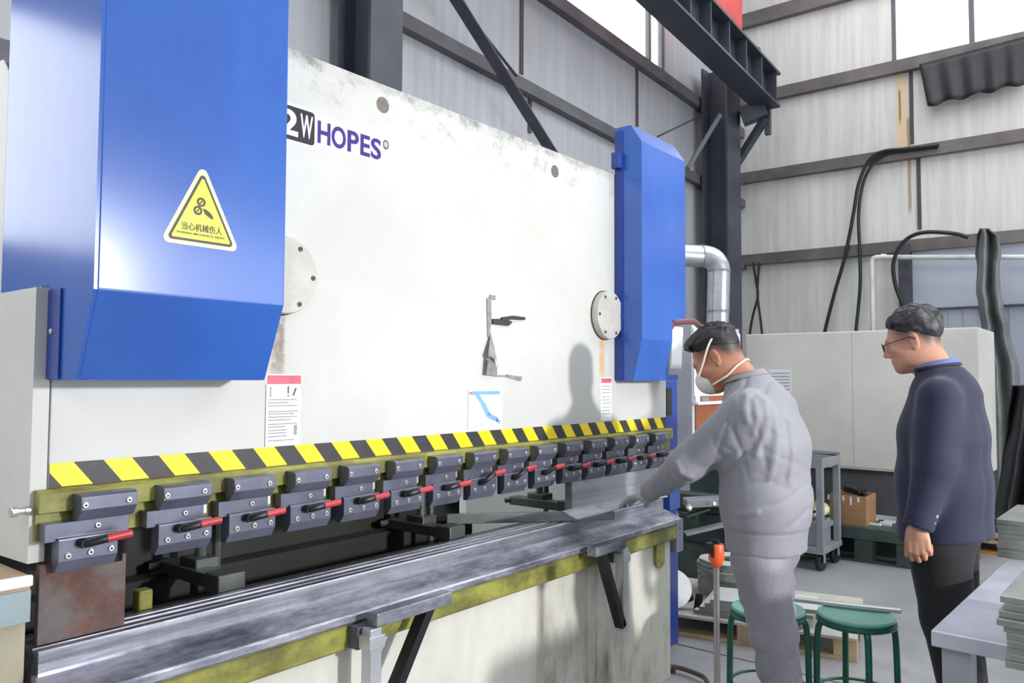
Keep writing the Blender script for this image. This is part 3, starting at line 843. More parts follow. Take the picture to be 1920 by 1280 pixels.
# fifteen tool clamps with levers
def clamp_parts(dx, lever_up=0.0, lower_dx=0.0, screws=True):
    X = dx; W = 0.150; y0, y1 = 1.918, 1.964
    mb = MB(); mb.prism([(y1, 1.224), (y0 + 0.010, 1.224), (y0, 1.218), (y0, 1.188), (y0 + 0.022, 1.162), (y1, 1.162)], X + 0.020, X + W, 'X', 0.0012)
    c = build('tool_clamp', mb, MAT['clamp'], PB)
    mb = MB(); mb.box(X - 0.008 + lower_dx, X + W - 0.006, 1.947, 1.984, 1.12, 1.1615, 0.001)
    build('middle_plate', mb, MAT['clamp'], c)
    lx0, lx1 = X + 0.018 + lower_dx, X + W + 0.013 + lower_dx * 1.3
    mb = MB(); mb.prism([(1.974, 1.128), (1.940, 1.128), (1.936, 1.124), (1.936, 1.074), (1.954, 1.048), (1.974, 1.048)], lx0, lx1, 'X', 0.0012)
    build('lower_jaw', mb, MAT['clamp'], c)
    def screw(x, y, z):
        mb = MB(); mb.mi = 0; mb.lathe([(0.0075, 0), (0.0075, 0.003), (0.0055, 0.0045), (0.0032, 0.0045), (0.0032, 0.0043)], (x, y, z), 14, (0, -1, 0))
        mb.mi = 1; mb.cyl((x, y - 0.0043, z), (x, y - 0.0048, z), 0.003, 6)
        build('screw', mb, [MAT['screw'], MAT['socket']], c)
    if screws:
        screw(X + W * 0.19, y0, 1.200); screw(X + W * 0.86, y0, 1.201)
        screw(X + W * 0.62 + lower_dx * 0.6, 1.947, 1.146)
        for f, z in ((0.16, 1.086), (0.53, 1.087), (0.88, 1.088)): screw(lx0 + (lx1 - lx0) * f, 1.936, z)
    mb = MB(); mb.box(X + W - 0.004 + lower_dx, X + W + 0.004 + lower_dx, 1.95, 1.98, 1.138, 1.16)
    build('wedge_end', mb, MAT['screw'], c)
    mb = MB()
    lx = lx0 + 0.05; z0 = 1.112; yb = 1.936
    p = [(lx, yb + 0.001, z0), (lx + 0.004, yb - 0.022, z0 + lever_up * 0.2), (lx + 0.016, yb - 0.030, z0 + 0.003 + lever_up * 0.6), (lx + 0.034, yb - 0.034, z0 + 0.006 + lever_up), (lx + 0.042, yb - 0.034, z0 + 0.007 + lever_up)]
    mb.mi = 0; mb.tube(spline(p, 4), 0.0092, 10); mb.lathe([(0.011, 0), (0.012, 0.012), (0.009, 0.022)], (lx, yb, z0), 12, (0, -1, 0))
    a = Vector(p[-1]); mb.mi = 1; mb.cyl(a, a + Vector((0.056, -0.003, 0.005)), 0.0098, 14)
    build('clamp_lever', mb, [MAT['black'], MAT['redgrip']], c)['label'] = 'bent black lever with red grip'
for i in range(15):
    up_ = 0.022 if i in (7, 8) else (0.012 if i == 9 else 0.0)
    clamp_parts(0.777 + 0.1955 * i, up_, -0.038 if i == 0 else 0.0)

# back gauge fingers
for X in (1.318, 2.30, 3.12):
    mb = MB(); mb.box(X - 0.04, X + 0.03, 2.13, 2.50, 0.865, 0.905, 0.004); mb.box(X - 0.05, X + 0.04, 2.12, 2.20, 0.855, 0.915, 0.005)
    mb.box(X - 0.02, X + 0.06, 2.30, 2.40, 0.895, 0.93, 0.004); mb.cyl((X - 0.035, 2.49, 0.89), (X - 0.06, 2.51, 0.885), 0.012, 10)
    mb.cyl((X + 0.03, 2.36, 0.93), (X + 0.03, 2.36, 1.05), 0.018, 10); mb.cyl((X + 0.085, 2.36, 0.80), (X + 0.085, 2.36, 1.05), 0.014, 10)
    build('back_gauge_finger', mb, MAT['gauge'], PB)
mb = MB(); mb.box(0.82, 2.76, 2.46, 2.54, 0.70, 0.86)
build('back_gauge_beam', mb, MAT['interior'], PB)
# blue guard at the right end
mb = MB(); mb.box(3.815, 3.99, 2.03, 2.34, 0.05, 1.488, 0.004)
g = build('end_guard', mb, MAT['darkblue'], PB)
mb = MB(); mb.box(3.845, 3.905, 2.02, 2.0295, 1.30, 1.45); build('guard_recess', mb, MAT['interior'], g)
mb = MB(); mb.box(3.80, 3.92, 1.98, 2.029, 0.80, 1.02, 0.003); build('guard_plate', mb, MAT['blue'], g)
mb = MB(); mb.box(3.64, 3.715, 1.86, 1.90, 0.62, 0.785, 0.004); mb.lathe([(0.012, 0), (0.012, 0.02), (0.006, 0.03)], (3.68, 1.88, 0.785), 12)
mb.lathe([(0.007, 0), (0.007, 0.006)], (3.68, 1.86, 0.74), 10, (0, -1, 0))
build('end_stop', mb, M('grey blue steel', (132, 138, 152), 0.35, 0.5), PB)

# ------------------------------------------------------------------ tooling that rests in the machine
V = [(1.945, 0.86), (1.945, 0.877), (1.948, 0.880), (1.968, 0.880), (1.974, 0.866), (1.980, 0.880), (2.000, 0.880), (2.009, 0.860), (2.018, 0.880), (2.036, 0.880), (2.042, 0.866), (2.048, 0.880), (2.070, 0.880), (2.075, 0.875), (2.075, 0.840), (2.058, 0.815), (2.058, 0.767), (1.957, 0.767), (1.957, 0.80), (1.945, 0.828)]
mb = MB(); mb.prism(V, 0.726, 3.66)
tag(build('grooved_die', mb, MAT['die'], None, (2.3, 2.0, 0.767)), 'long grooved steel die lying under the row of clamps', 'die')
mb = MB(); mb.prism([(1.955, 0.828), (1.932, 0.828), (1.852, 0.796), (1.846, 0.791), (1.846, 0.775), (1.852, 0.767), (1.955, 0.767)], 0.716, 3.66)
tag(build('die_holder_bar', mb, MAT['diebase'], None, (2.3, 1.88, 0.767)), 'mottled sloping steel bar along the front of the die', 'bar')
mb = MB(); mb.prism([(0.734, 0.884), (0.931, 0.884), (0.931, 1.061), (0.921, 1.061), (0.921, 1.044), (0.772, 1.044), (0.772, 1.066), (0.734, 1.066)], 1.977, 1.996, 'Y', 0.0015)
tag(build('punch_plate', mb, MAT['rust'], None, (0.83, 1.986, 0.884)), 'rusty brown punch plate held under the nearest clamp', 'punch')
mb = MB(); mb.prism([(1.958, 1.045), (1.958, 0.93), (1.975, 0.89), (1.982, 0.886), (1.988, 0.89), (1.995, 0.93), (1.995, 1.045)], 2.85, 3.74)
tag(build('long_punch', mb, steel_material('smooth punch steel', (146, 146, 152), (186, 186, 194), 0.34, (0.4, 8, 8), 0.5), None, (3.3, 1.975, 0.886)), 'smooth grey steel punch held under the far clamps', 'punch')
# square bar lying across the die
mb = MB(); a, b = Vector((2.985, 1.83, 0.9005)), Vector((2.44, 2.32, 0.9005))
mb.bar(a, b, 0.036, 0.040, (0, 0, 1), 0.003)
tag(build('square_bar', mb, M('square bar steel', (138, 142, 142), 0.35, 0.3, 0.15, 9.0), None, tuple((a + b) / 2)), 'dark square steel bar lying crosswise over the die', 'bar')
# two sheet support arms hung on the bed rail
def support(px, sgn, L, label):
    t = thing('sheet_support_arm', label, 'support', (px, 1.79, 0.42), 'sheet support arms on the press bed')
    mb = MB(); mb.prism([(px, 0.766), (px + sgn * L, 0.766), (px + sgn * L, 0.806), (px, 0.806)], 1.765, 1.812, 'Y', 0.003)
    build('arm_bar', mb, MAT['diebase'], t)
    mb = MB(); mb.box(px - 0.022, px + 0.022, 1.768, 1.81, 0.41, 0.765, 0.004); mb.box(px - 0.03, px + 0.03, 1.762, 1.816, 0.705, 0.745, 0.003)
    build('post', mb, M('galvanised post', (186, 188, 194), 0.3, 0.5), t)
    mb = MB(); mb.bar((px + sgn * 0.01, 1.789, 0.43), (px + sgn * L * 0.72, 1.789, 0.775), 0.03, 0.042, (0, -1, 0))
    build('brace', mb, MAT['black'], t)
    mb = MB(); mb.box(px - 0.035, px + 0.035, 1.812, 1.855, 0.70, 0.765, 0.003)
    build('mount_block', mb, MAT['steel_dark'], t)
support(1.567, 1, 0.32, 'grey sheet support arm on the near half of the bed rail')
support(2.987, -1, 0.24, 'grey sheet support arm under the operator on the bed rail')

# cabinet left of the machine
cb = thing('side_cabinet', 'beige metal cabinet with wooden top beside the machine frame', 'cabinet', (0.3, 2.4, 0))
mb = MB(); mb.box(-0.3, 0.706, 1.97, 2.9, 0.0, 0.95); build('body', mb, M('beige cabinet paint', (170, 164, 140), 0.5), cb)
mb = MB(); mb.box(-0.31, 0.71, 1.955, 2.9, 0.95, 1.02); build('apron', mb, M('blue grey apron', (150, 166, 172), 0.4), cb)
mb = MB(); mb.box(-0.31, 0.71, 1.96, 2.9, 1.02, 1.05); build('wooden_top', mb, M('tan plywood', (186, 160, 128), 0.5, 0, 0.2, 4.0), cb)
mb = MB(); mb.box(-0.31, 0.711, 1.945, 1.9595, 1.03, 1.054, 0.003); build('edge_strip', mb, MAT['white'], cb)
# ------------------------------------------------------------------ figures grown from distance fields
def smin(a, b, k):
    if k <= 0: return np.minimum(a, b)
    h = np.clip(0.5 + 0.5 * (b - a) / k, 0, 1)
    return b * (1 - h) + a * h - k * h * (1 - h)
def smax(a, b, k): return -smin(-a, -b, k)
class SDF:
    def __init__(s): s.ops = []
    def cone(s, a, b, r1, r2, k=0.03, lat=None, sc=1.0, sub=False):
        s.ops.append(('cone', np.array(a, float), np.array(b, float), r1, r2, k, None if lat is None else np.array(lat, float), sc, sub)); return s
    def ell(s, c, r, k=0.02, ax=None, sub=False):
        s.ops.append(('ell', np.array(c, float), np.array(r, float), None, None, k, np.eye(3) if ax is None else np.array(ax, float), 1.0, sub)); return s
    def chain(s, pts, rs, k=0.03, lat=None, sc=None):
        for i in range(len(pts) - 1):
            s.cone(pts[i], pts[i + 1], rs[i], rs[i + 1], k, lat, 1.0 if sc is None else sc)
        return s
    def bounds(s):
        lo, hi = [], []
        for o in s.ops:
            if o[-1]: continue
            if o[0] == 'cone':
                r = max(o[3], o[4]) * max(1.0, o[7])
                lo += [o[1] - r, o[2] - r]; hi += [o[1] + r, o[2] + r]
            else:
                r = o[2].max(); lo.append(o[1] - r); hi.append(o[1] + r)
        return np.min(lo, 0), np.max(hi, 0)
    def eval(s, P):
        d = None
        for o in s.ops:
            if o[0] == 'cone':
                a, b, r1, r2, k, lat, sc = o[1:8]
                if lat is not None and sc != 1.0:
                    l = lat / np.linalg.norm(lat)
                    def T(q): return q - np.multiply.outer(q @ l, l) * (1 - 1 / sc)
                    p, aa, bb = T(P), T(a), T(b)
                else: p, aa, bb = P, a, b
                ab = bb - aa; L2 = max(ab @ ab, 1e-9)
                h = np.clip(((p - aa) @ ab) / L2, 0, 1)
                q = p - aa - h[..., None] * ab
                di = np.sqrt((q * q).sum(-1)) - (r1 + (r2 - r1) * h)
            else:
                c, r, k, ax = o[1], o[2], o[5], o[6]
                q = (P - c) @ ax.T
                k0 = np.sqrt(((q / r) ** 2).sum(-1)); k1 = np.sqrt(((q / (r * r)) ** 2).sum(-1)) + 1e-9
                di = k0 * (k0 - 1) / k1
            if d is None: d = di
            elif o[-1]: d = smax(d, -di, k)
            else: d = smin(d, di, k)
        return d
def surface_nets(f, lo, hi, res, chunk=64):
    n = np.ceil((hi - lo) / res).astype(int) + 1
    D = np.empty(n, np.float32)
    ys, zs = lo[1] + np.arange(n[1]) * res, lo[2] + np.arange(n[2]) * res
    for i0 in range(0, n[0], chunk):
        xs = lo[0] + np.arange(i0, min(i0 + chunk, n[0])) * res
        P = np.stack(np.meshgrid(xs, ys, zs, indexing='ij'), -1)
        D[i0:i0 + len(xs)] = f(P)
    S = D < 0
    c = np.zeros(np.array(n) - 1, int)
    for dx in (0, 1):
        for dy in (0, 1):
            for dz in (0, 1):
                c += S[dx:n[0] - 1 + dx, dy:n[1] - 1 + dy, dz:n[2] - 1 + dz]
    act = (c > 0) & (c < 8)
    idx = -np.ones(act.shape, int); cells = np.argwhere(act); idx[act] = np.arange(len(cells))
    acc = np.zeros((len(cells), 3)); cnt = np.zeros(len(cells))
    corners = [(x, y, z) for x in (0, 1) for y in (0, 1) for z in (0, 1)]
    V = {q: D[cells[:, 0] + q[0], cells[:, 1] + q[1], cells[:, 2] + q[2]] for q in corners}
    for a in corners:
        for ax in range(3):
            if a[ax] == 0:
                b = list(a); b[ax] = 1; b = tuple(b)
                va, vb = V[a], V[b]; m = (va < 0) != (vb < 0)
                t = np.where(m, va / np.where(m, va - vb, 1), 0)
                p = np.tile(np.array(a, float), (len(cells), 1)); p[:, ax] = t
                acc[m] += p[m]; cnt[m] += 1
    verts = lo + (cells + acc / cnt[:, None]) * res
    quads = []
    for ax in range(3):
        o1, o2 = (ax + 1) % 3, (ax + 2) % 3
        sl0 = [slice(None)] * 3; sl1 = [slice(None)] * 3
        sl0[ax] = slice(0, n[ax] - 1); sl1[ax] = slice(1, n[ax])
        A, B = S[tuple(sl0)], S[tuple(sl1)]
        e = np.argwhere(A != B)
        e = e[(e[:, o1] > 0) & (e[:, o2] > 0) & (e[:, o1] < n[o1] - 1) & (e[:, o2] < n[o2] - 1)]
        ins = A[e[:, 0], e[:, 1], e[:, 2]]
        def cell(d1, d2):
            q = e.copy(); q[:, o1] -= d1; q[:, o2] -= d2
            return idx[q[:, 0], q[:, 1], q[:, 2]]
        q = np.stack([cell(0, 0), cell(1, 0), cell(1, 1), cell(0, 1)], 1)
        q[~ins] = q[~ins][:, ::-1]
        quads.append(q)
    return verts, np.concatenate(quads)
def mesh_from(name, fs, post=None, keep=None):
    """fs: list of (sdf function, lo, hi, res). One mesh object's data."""
    Vs, Fs, n = [], [], 0
    for f, lo, hi, res in fs:
        v, q = surface_nets(f, lo - 3 * res, hi + 3 * res, res)
        q = q[(q >= 0).all(1)]
        Vs.append(v); Fs.append(q + n); n += len(v)
    V = np.concatenate(Vs); F = np.concatenate(Fs)
    me = bpy.data.meshes.new(name)
    me.from_pydata(V.tolist(), [], F.tolist()); me.update()
    me.polygons.foreach_set('use_smooth', [True] * len(me.polygons))
    return me
def SD(s, res, warp=None, pad=0.0):
    lo, hi = s.bounds()
    f = s.eval if warp is None else (lambda P: s.eval(P) + warp(P))
    return (f, lo - pad, hi + pad, res)
def relax(me, it=1):
    bm = bmesh.new(); bm.from_mesh(me)
    for _ in range(it): bmesh.ops.smooth_vert(bm, verts=bm.verts[:], factor=0.5, use_axis_x=True, use_axis_y=True, use_axis_z=True)
    bm.to_mesh(me); bm.free()

def vnoise(P, s, seed=0):
    """cheap smooth noise from sums of sines"""
    r = np.random.default_rng(seed); out = 0
    for i in range(5):
        k = r.normal(size=3) * s; ph = r.uniform(0, 6.28)
        out = out + np.sin(P @ k + ph) / 5
    return out

# skin, hair and cloth materials
def skin_material(name, rgb):
    k = NT(name); p = k.pos()
    n = k.noise(p, 30.0, 5.0)
    col = k.mix(k.ramp(n, 0.3, 0.7), tuple(v * 0.9 for v in lin(rgb)[:3]) + (1,), lin(rgb))
    at = k.new('ShaderNodeAttribute'); at.attribute_name = 'stubble'
    col = k.mix(at.outputs['Fac'], col, lin((34, 29, 29)))
    k.color(col); k.b.inputs['Roughness'].default_value = 0.5
    k.b.inputs['Subsurface Weight'].default_value = 0.12; k.b.inputs['Subsurface Radius'].default_value = (0.01, 0.004, 0.002)
    return k.m
def cloth_material(name, rgb, rough=0.75, sheen=0.3, fold=0.35, fs=9.0, stretch=(1, 1, 0.35)):
    k = NT(name); p = k.pos()
    n = k.noise(k.mapped(p, stretch), fs, 4.0, 0.55); w = k.noise(p, 900.0, 2.0)
    c = lin(rgb)
    col = k.mix(k.ramp(k.noise(p, 3.0, 4.0), 0.3, 0.7), tuple(v * 0.93 for v in c[:3]) + (1,), tuple(min(1, v * 1.05) for v in c[:3]) + (1,))
    k.color(col); k.b.inputs['Roughness'].default_value = rough
    k.b.inputs['Sheen Weight'].default_value = sheen; k.b.inputs['Sheen Roughness'].default_value = 0.4
    k.bump(k.math('ADD', n, k.math('MULTIPLY', w, 0.02)), fold, 0.03); return k.m
def hair_material(name, rgb, grey=0.0):
    k = NT(name); p = k.pos()
    n = k.noise(k.mapped(p, (1, 1, 1)), 160.0, 4.0, 0.7); n2 = k.noise(p, 40.0, 4.0)
    col = k.mix(k.ramp(n, 0.35, 0.7), lin(rgb), tuple(min(1, v * 1.6 + 0.003) for v in lin(rgb)[:3]) + (1,))
    if grey: col = k.mix(k.ramp(n2, 0.5, 0.7, 0, grey), col, lin((120, 120, 126)))
    k.color(col); k.b.inputs['Roughness'].default_value = 0.5
    k.bump(n, 0.35, 0.003); return k.m
MAT['skin_a'] = skin_material('tan skin', (178, 124, 98)); MAT['skin_b'] = skin_material('light tan skin', (190, 140, 116))
MAT['hair_a'] = hair_material('black hair', (13, 12, 13)); MAT['hair_b'] = hair_material('greying black hair', (20, 19, 22), 0.4)
MAT['grey_cloth'] = cloth_material('grey work cloth', (132, 132, 140), 0.7, 0.15, 0.25, 7.0, (1, 1, 0.6))
MAT['grey_trouser'] = cloth_material('grey trouser cloth', (128, 126, 136), 0.55, 0.15, 0.35, 9.0, (1, 1, 0.8))
MAT['navy'] = cloth_material('navy suit wool', (29, 32, 57), 0.8, 0.12, 0.15, 6.0)
MAT['blacktr'] = cloth_material('black trouser wool', (20, 20, 24), 0.85, 0.1, 0.2, 6.0)
MAT['shirt'] = cloth_material('blue shirt cotton', (96, 110, 160), 0.7, 0.1, 0.1)
MAT['glove'] = cloth_material('grey knit glove', (168, 170, 172), 0.85, 0.2, 0.5, 60.0, (1, 1, 1))
MAT['mask'] = cloth_material('white dust mask', (206, 206, 200), 0.8, 0.1, 0.15, 40.0, (1, 1, 1))
MAT['strap'] = M('cream elastic strap', (224, 212, 192), 0.6)
MAT['eye'] = M('eye white', (220, 216, 210), 0.2); MAT['iris'] = M('dark iris', (30, 20, 16), 0.15)
MAT['shoe'] = M('black shoe leather', (24, 23, 24), 0.35)

def sig(x): return 1 / (1 + np.exp(-np.clip(x, -60, 60)))
class Frame:
    """body frame: F forward, L left, U up at an origin"""
    def __init__(s, o, yaw, pitch=0.0, roll=0.0):
        F = np.array([math.cos(yaw), math.sin(yaw), 0]); L = np.array([-math.sin(yaw), math.cos(yaw), 0]); U = np.array([0, 0, 1.0])
        cp, sp = math.cos(pitch), math.sin(pitch)
        F, U = F * cp - U * sp, U * cp + F * sp       # pitch > 0 looks down
        cr, sr = math.cos(roll), math.sin(roll)
        L, U = L * cr + U * sr, U * cr - L * sr
        s.o = np.array(o, float); s.F, s.L, s.U = F, L, U; s.A = np.stack([F, L, U])
    def p(s, x, y, z): return s.o + s.F * x + s.L * y + s.U * z
    def loc(s, P): return (P - s.o) @ s.A.T

def head_sdf(fr, neck_to, neck_r=0.056):
    s = SDF(); ax = fr.A; p = fr.p
    s.ell(p(-0.012, 0, 0.035), (0.097, 0.076, 0.086), 0.0, ax)
    s.ell(p(0.030, 0, -0.028), (0.066, 0.063, 0.085), 0.03, ax)
    s.ell(p(0.042, 0, -0.078), (0.046, 0.047, 0.036), 0.03, ax)
    s.ell(p(0.072, 0, -0.097), (0.021, 0.024, 0.017), 0.02, ax)
    for y in (-1, 1):
        s.ell(p(0.058, 0.042 * y, -0.018), (0.026, 0.022, 0.022), 0.025, ax)     # cheekbone
        s.ell(p(0.010, 0.052 * y, -0.062), (0.036, 0.016, 0.030), 0.025, ax)     # jaw corner
        s.cone(p(0.080, 0.045 * y, 0.024), p(0.090, 0.012 * y, 0.024), 0.010, 0.010, 0.014)   # brow
        s.ell(p(0.098, 0.032 * y, 0.006), (0.017, 0.017, 0.012), 0.012, ax, sub=True)          # eye socket
        s.ell(p(0.079, 0.032 * y, 0.005), (0.015, 0.015, 0.012), 0.004, ax)
        s.ell(p(0.096, 0.013 * y, -0.036), (0.011, 0.008, 0.008), 0.007, ax)     # nostril wing
        ear = Frame(p(-0.008, 0.075 * y, -0.004), 0); a2 = np.stack([ax[0] * 0.94 + ax[1] * 0.34 * -y, ax[1] * 0.94 + ax[0] * 0.34 * y, ax[2]])
        s.ell(p(-0.012, 0.078 * y, 0.000), (0.019, 0.009, 0.030), 0.006, a2)
        s.ell(p(-0.006, 0.087 * y, 0.002), (0.010, 0.007, 0.018), 0.005, a2, sub=True)
        s.ell(p(-0.004, 0.076 * y, -0.024), (0.009, 0.007, 0.010), 0.006, a2)
    s.cone(p(0.091, 0, 0.014), p(0.110, 0, -0.028), 0.008, 0.0125, 0.012)        # nose
    s.cone(p(0.091, -0.020, -0.060), p(0.091, 0.020, -0.060), 0.0065, 0.0065, 0.008)
    s.cone(p(0.088, -0.017, -0.071), p(0.088, 0.017, -0.071), 0.0075, 0.0075, 0.008)
    s.cone(p(0.101, -0.022, -0.0655), p(0.101, 0.022, -0.0655), 0.004, 0.004, 0.004, sub=True)
    n0 = p(-0.030, 0, -0.045)
    s.cone(n0, neck_to, neck_r, neck_r + 0.008, 0.035)
    return s
def hand_sdf(fr, side, curl, spread=0.05, thumb=0.6, r=1.0, curls=None):
    """fr.F along the fingers, fr.U = back of the hand, fr.L = towards the left. side +1: thumb on the -L side (left hand, palm down)"""
    s = SDF(); p = fr.p
    s.ell(p(0.045, 0, 0), (0.052, 0.040, 0.0145), 0.0, fr.A)
    s.cone(p(-0.035, 0, 0), p(0.02, 0, 0), 0.026, 0.026, 0.02, fr.U, 0.72)
    s.ell(p(0.03, -0.026 * side, -0.008), (0.032, 0.016, 0.015), 0.012, fr.A)
    segs = [(0.044, 0.026, 0.022), (0.048, 0.029, 0.023), (0.044, 0.027, 0.022), (0.034, 0.021, 0.019)]
    for i in range(4):
        y = (-0.030 + 0.0205 * i) * side
        x0 = (0.082, 0.088, 0.084, 0.074)[i]
        pos = p(x0, y, 0.001); a = curl if curls is None else curls[i]
        ang = 0.15 * a; rr = (0.0092, 0.0096, 0.0092, 0.0080)[i] * r
        yw = (i - 1.3) * spread * side
        prev = p(x0 - 0.03, y * 0.9, 0.002)
        s.cone(prev, pos, rr * 1.0, rr * 1.02, 0.008)
        for j in range(3):
            ang += a * (0.75, 0.95, 0.6)[j]
            d = (fr.F * math.cos(yw) + fr.L * math.sin(yw)) * math.cos(ang) - fr.U * math.sin(ang)
            nx = pos + d * segs[i][j]
            s.cone(pos, nx, rr * (1 - 0.08 * j), rr * (1 - 0.08 * (j + 1)), 0.003)
            pos = nx
    t0 = p(0.012, -0.026 * side, -0.006)
    d1 = fr.F * math.cos(thumb) - fr.L * math.sin(thumb) * side - fr.U * 0.35; d1 /= np.linalg.norm(d1)
    t1 = t0 + d1 * 0.042; d2 = d1 * 0.6 + fr.F * 0.5 - fr.U * 0.15; d2 /= np.linalg.norm(d2)
    t2 = t1 + d2 * 0.032; t3 = t2 + (d2 + fr.F * 0.2) / np.linalg.norm(d2 + fr.F * 0.2) * 0.024
    s.cone(t0, t1, 0.0135 * r, 0.0115 * r, 0.01); s.cone(t1, t2, 0.0112 * r, 0.0102 * r, 0.003); s.cone(t2, t3, 0.0102 * r, 0.0085 * r, 0.003)
    return s

def paint_stubble(me, fr, zside, zback, cap):
    co = np.empty(len(me.vertices) * 3); me.vertices.foreach_get('co', co); q = fr.loc(co.reshape(-1, 3))
    x, y, z = q[:, 0], q[:, 1], q[:, 2]
    zb = zside + (zback - zside) * sig((-x - 0.045) * 110)
    m = sig((z - zb) * 95) * sig((0.050 - x) * 110) * (0.40 + 0.6 * sig((z - zb - 0.018) * 110))
    m = m * sig((0.080 - np.abs(y)) * 900) * (np.abs(z) < 0.2) * (np.abs(x) < 0.2)
    a = me.color_attributes.new('stubble', 'FLOAT_COLOR', 'POINT')
    c = np.stack([m, m, m, np.ones_like(m)], 1).ravel(); a.data.foreach_set('color', c)
def ground_person(name, label, body_me, mat, loc):
    o = link_mesh(name, body_me, mat, None, loc); tag(o, label, 'person'); return o
def child_mesh(name, me, mats, parent): return link_mesh(name, me, mats, parent)
def np_(v): return np.array(v[:], float)

# ================================================================== the operator at the press
def sag(px, py, d0, px0, yaw):
    """point of the figure's mid plane seen at a pixel; the plane passes through (px0, depth d0)"""
    P0 = np_(at_d(px0, 800, d0)); Ln = np.array([-math.sin(yaw), math.cos(yaw), 0])
    r = np_(ray(px, py)); c = np_(CAM)
    return c + r * (((P0 - c) @ Ln) / (r @ Ln))
yawA = math.radians(94)
S = lambda x, y: sag(x, y, 3.0, 1438, yawA)
FA = np.array([math.cos(yawA), math.sin(yawA), 0]); LA = np.array([-math.sin(yawA), math.cos(yawA), 0]); UP = np.array([0, 0, 1.0])
pel, wai, che, upc, nek, hed = S(1438, 1030), S(1436, 935), S(1430, 835), S(1420, 770), S(1400, 716), S(1347, 672)
shL, shR = S(1424, 772) + LA * 0.185, S(1424, 772) - LA * 0.185
def pix(x, y, d): return np_(at_d(x, y, d))
elL, wrL = pix(1290, 868, 2.98), pix(1218, 922, 3.20)
elR, wrR = shR + FA * 0.02 - UP * 0.27 - LA * 0.01, shR + FA * 0.07 - UP * 0.50 + LA * 0.03
hipL, hipR = pel + LA * 0.095 - UP * 0.04, pel - LA * 0.095 - UP * 0.04
knL, anL = pix(1451, 1190, 2.92), pix(1482, 1410, 2.92)
knR, anR = knL - LA * 0.18 + FA * 0.055, anL - LA * 0.19 + FA * 0.05
hipR = hipR + FA * 0.03
for q in (anL, anR): q[2] = 0.09
headA = Frame(hed, yawA + 0.05, math.radians(34))
# body
body = SDF()
body.cone(pel, wai, 0.115, 0.105, 0.0, LA, 1.35).cone(wai, che, 0.105, 0.12, 0.05, LA, 1.35).cone(che, upc, 0.12, 0.10, 0.05, LA, 1.5).cone(upc, nek, 0.08, 0.06, 0.05)
for sh, el, wr in ((shL, elL, wrL), (shR, elR, wrR)): body.cone(sh - UP * 0.03, el, 0.046, 0.040, 0.03).cone(el, wr, 0.040, 0.026, 0.015)
for h, kn, an in ((hipL, knL, anL), (hipR, knR, anR)): body.cone(h, kn, 0.085, 0.055, 0.03).cone(kn, an, 0.055, 0.036, 0.015).cone(an - UP * 0.04, an + FA * 0.14 - UP * 0.06, 0.04, 0.03, 0.02)
hd = head_sdf(headA, nek - UP * 0.02 - FA * 0.01)
me = mesh_from('person', [SD(body, 0.012), SD(hd, 0.0035)])
paint_stubble(me, headA, 0.010, -0.045, None)
opr = ground_person('person', 'person in a grey work jacket and dust mask leaning over the press', me, MAT['skin_a'], (anL[0], anL[1], 0))
# jacket
def fold_warp(P, fr, amp=1.0):
    q = (P - fr.o) @ fr.A.T
    def crease(ph): return np.exp(-(np.sin(ph * 0.5) / 0.34) ** 2) - 0.35
    w = 0.0050 * crease(q[..., 2] * 42 + q[..., 0] * 40 + 5 * vnoise(P, 8, 3)) * np.clip(vnoise(P, 9, 8) * 1.8 + 0.25, 0, 1)
    w = w + 0.0050 * crease(q[..., 0] * 70 - q[..., 2] * 16 + 5 * vnoise(P, 7, 5)) * np.clip(vnoise(P, 8, 2) * 1.8 + 0.2, 0, 1)
    w = w + 0.0030 * crease(q[..., 2] * 60 - q[..., 0] * 66 + 5 * vnoise(P, 9, 6)) * np.clip(vnoise(P, 10, 9) * 1.8, 0, 1)
    return amp * (w + 0.0028 * vnoise(P, 20, 4))
frA = Frame(che, yawA)
hem = S(1436, 1028)
jk = SDF()
jk.cone(hem, wai, 0.150, 0.155, 0.0, LA, 1.30).cone(wai, che, 0.155, 0.162, 0.05, LA, 1.25).cone(che, upc, 0.160, 0.130, 0.05, LA, 1.35).cone(upc, nek - UP * 0.02 - FA * 0.01, 0.115, 0.075, 0.05)
sl_ = SDF()
for sh, el, wr in ((shL, elL, wrL), (shR, elR, wrR)):
    s1 = SDF().cone(sh - FA * 0.01, el, 0.086, 0.066, 0.05).cone(el, wr, 0.066, 0.040, 0.03); sl_.ops += [('sub', s1)]
def sleeves(P, subs, cuffs, rin, cre=0.0035):
    d = None
    for (_, s1), (wr, el) in zip(subs, cuffs):
        di = s1.eval(P)
        ax = (wr - el) / np.linalg.norm(wr - el); t = (P - wr) @ ax
        di = smax(di, t - 0.010, 0.006)
        rad = np.sqrt(np.maximum(((P - wr) ** 2).sum(-1) - t * t, 0))
        di = smax(di, -np.maximum(rad - rin, -(t + 0.03)), 0.003)
        di = di + 0.003 * np.exp(-((t + 0.055) / 0.004) ** 2)
        # creases that run round the sleeve near the elbow
        te = (P - el) @ ax
        di = di + cre * (1 - 2 * np.abs(np.sin(0.5 * (te * 75 + 3.2 * vnoise(P, 10, 77)))) ** 0.7) * np.exp(-(te / 0.10) ** 2)
        d = di if d is None else np.minimum(d, di)
    return d
f0 = jk.eval
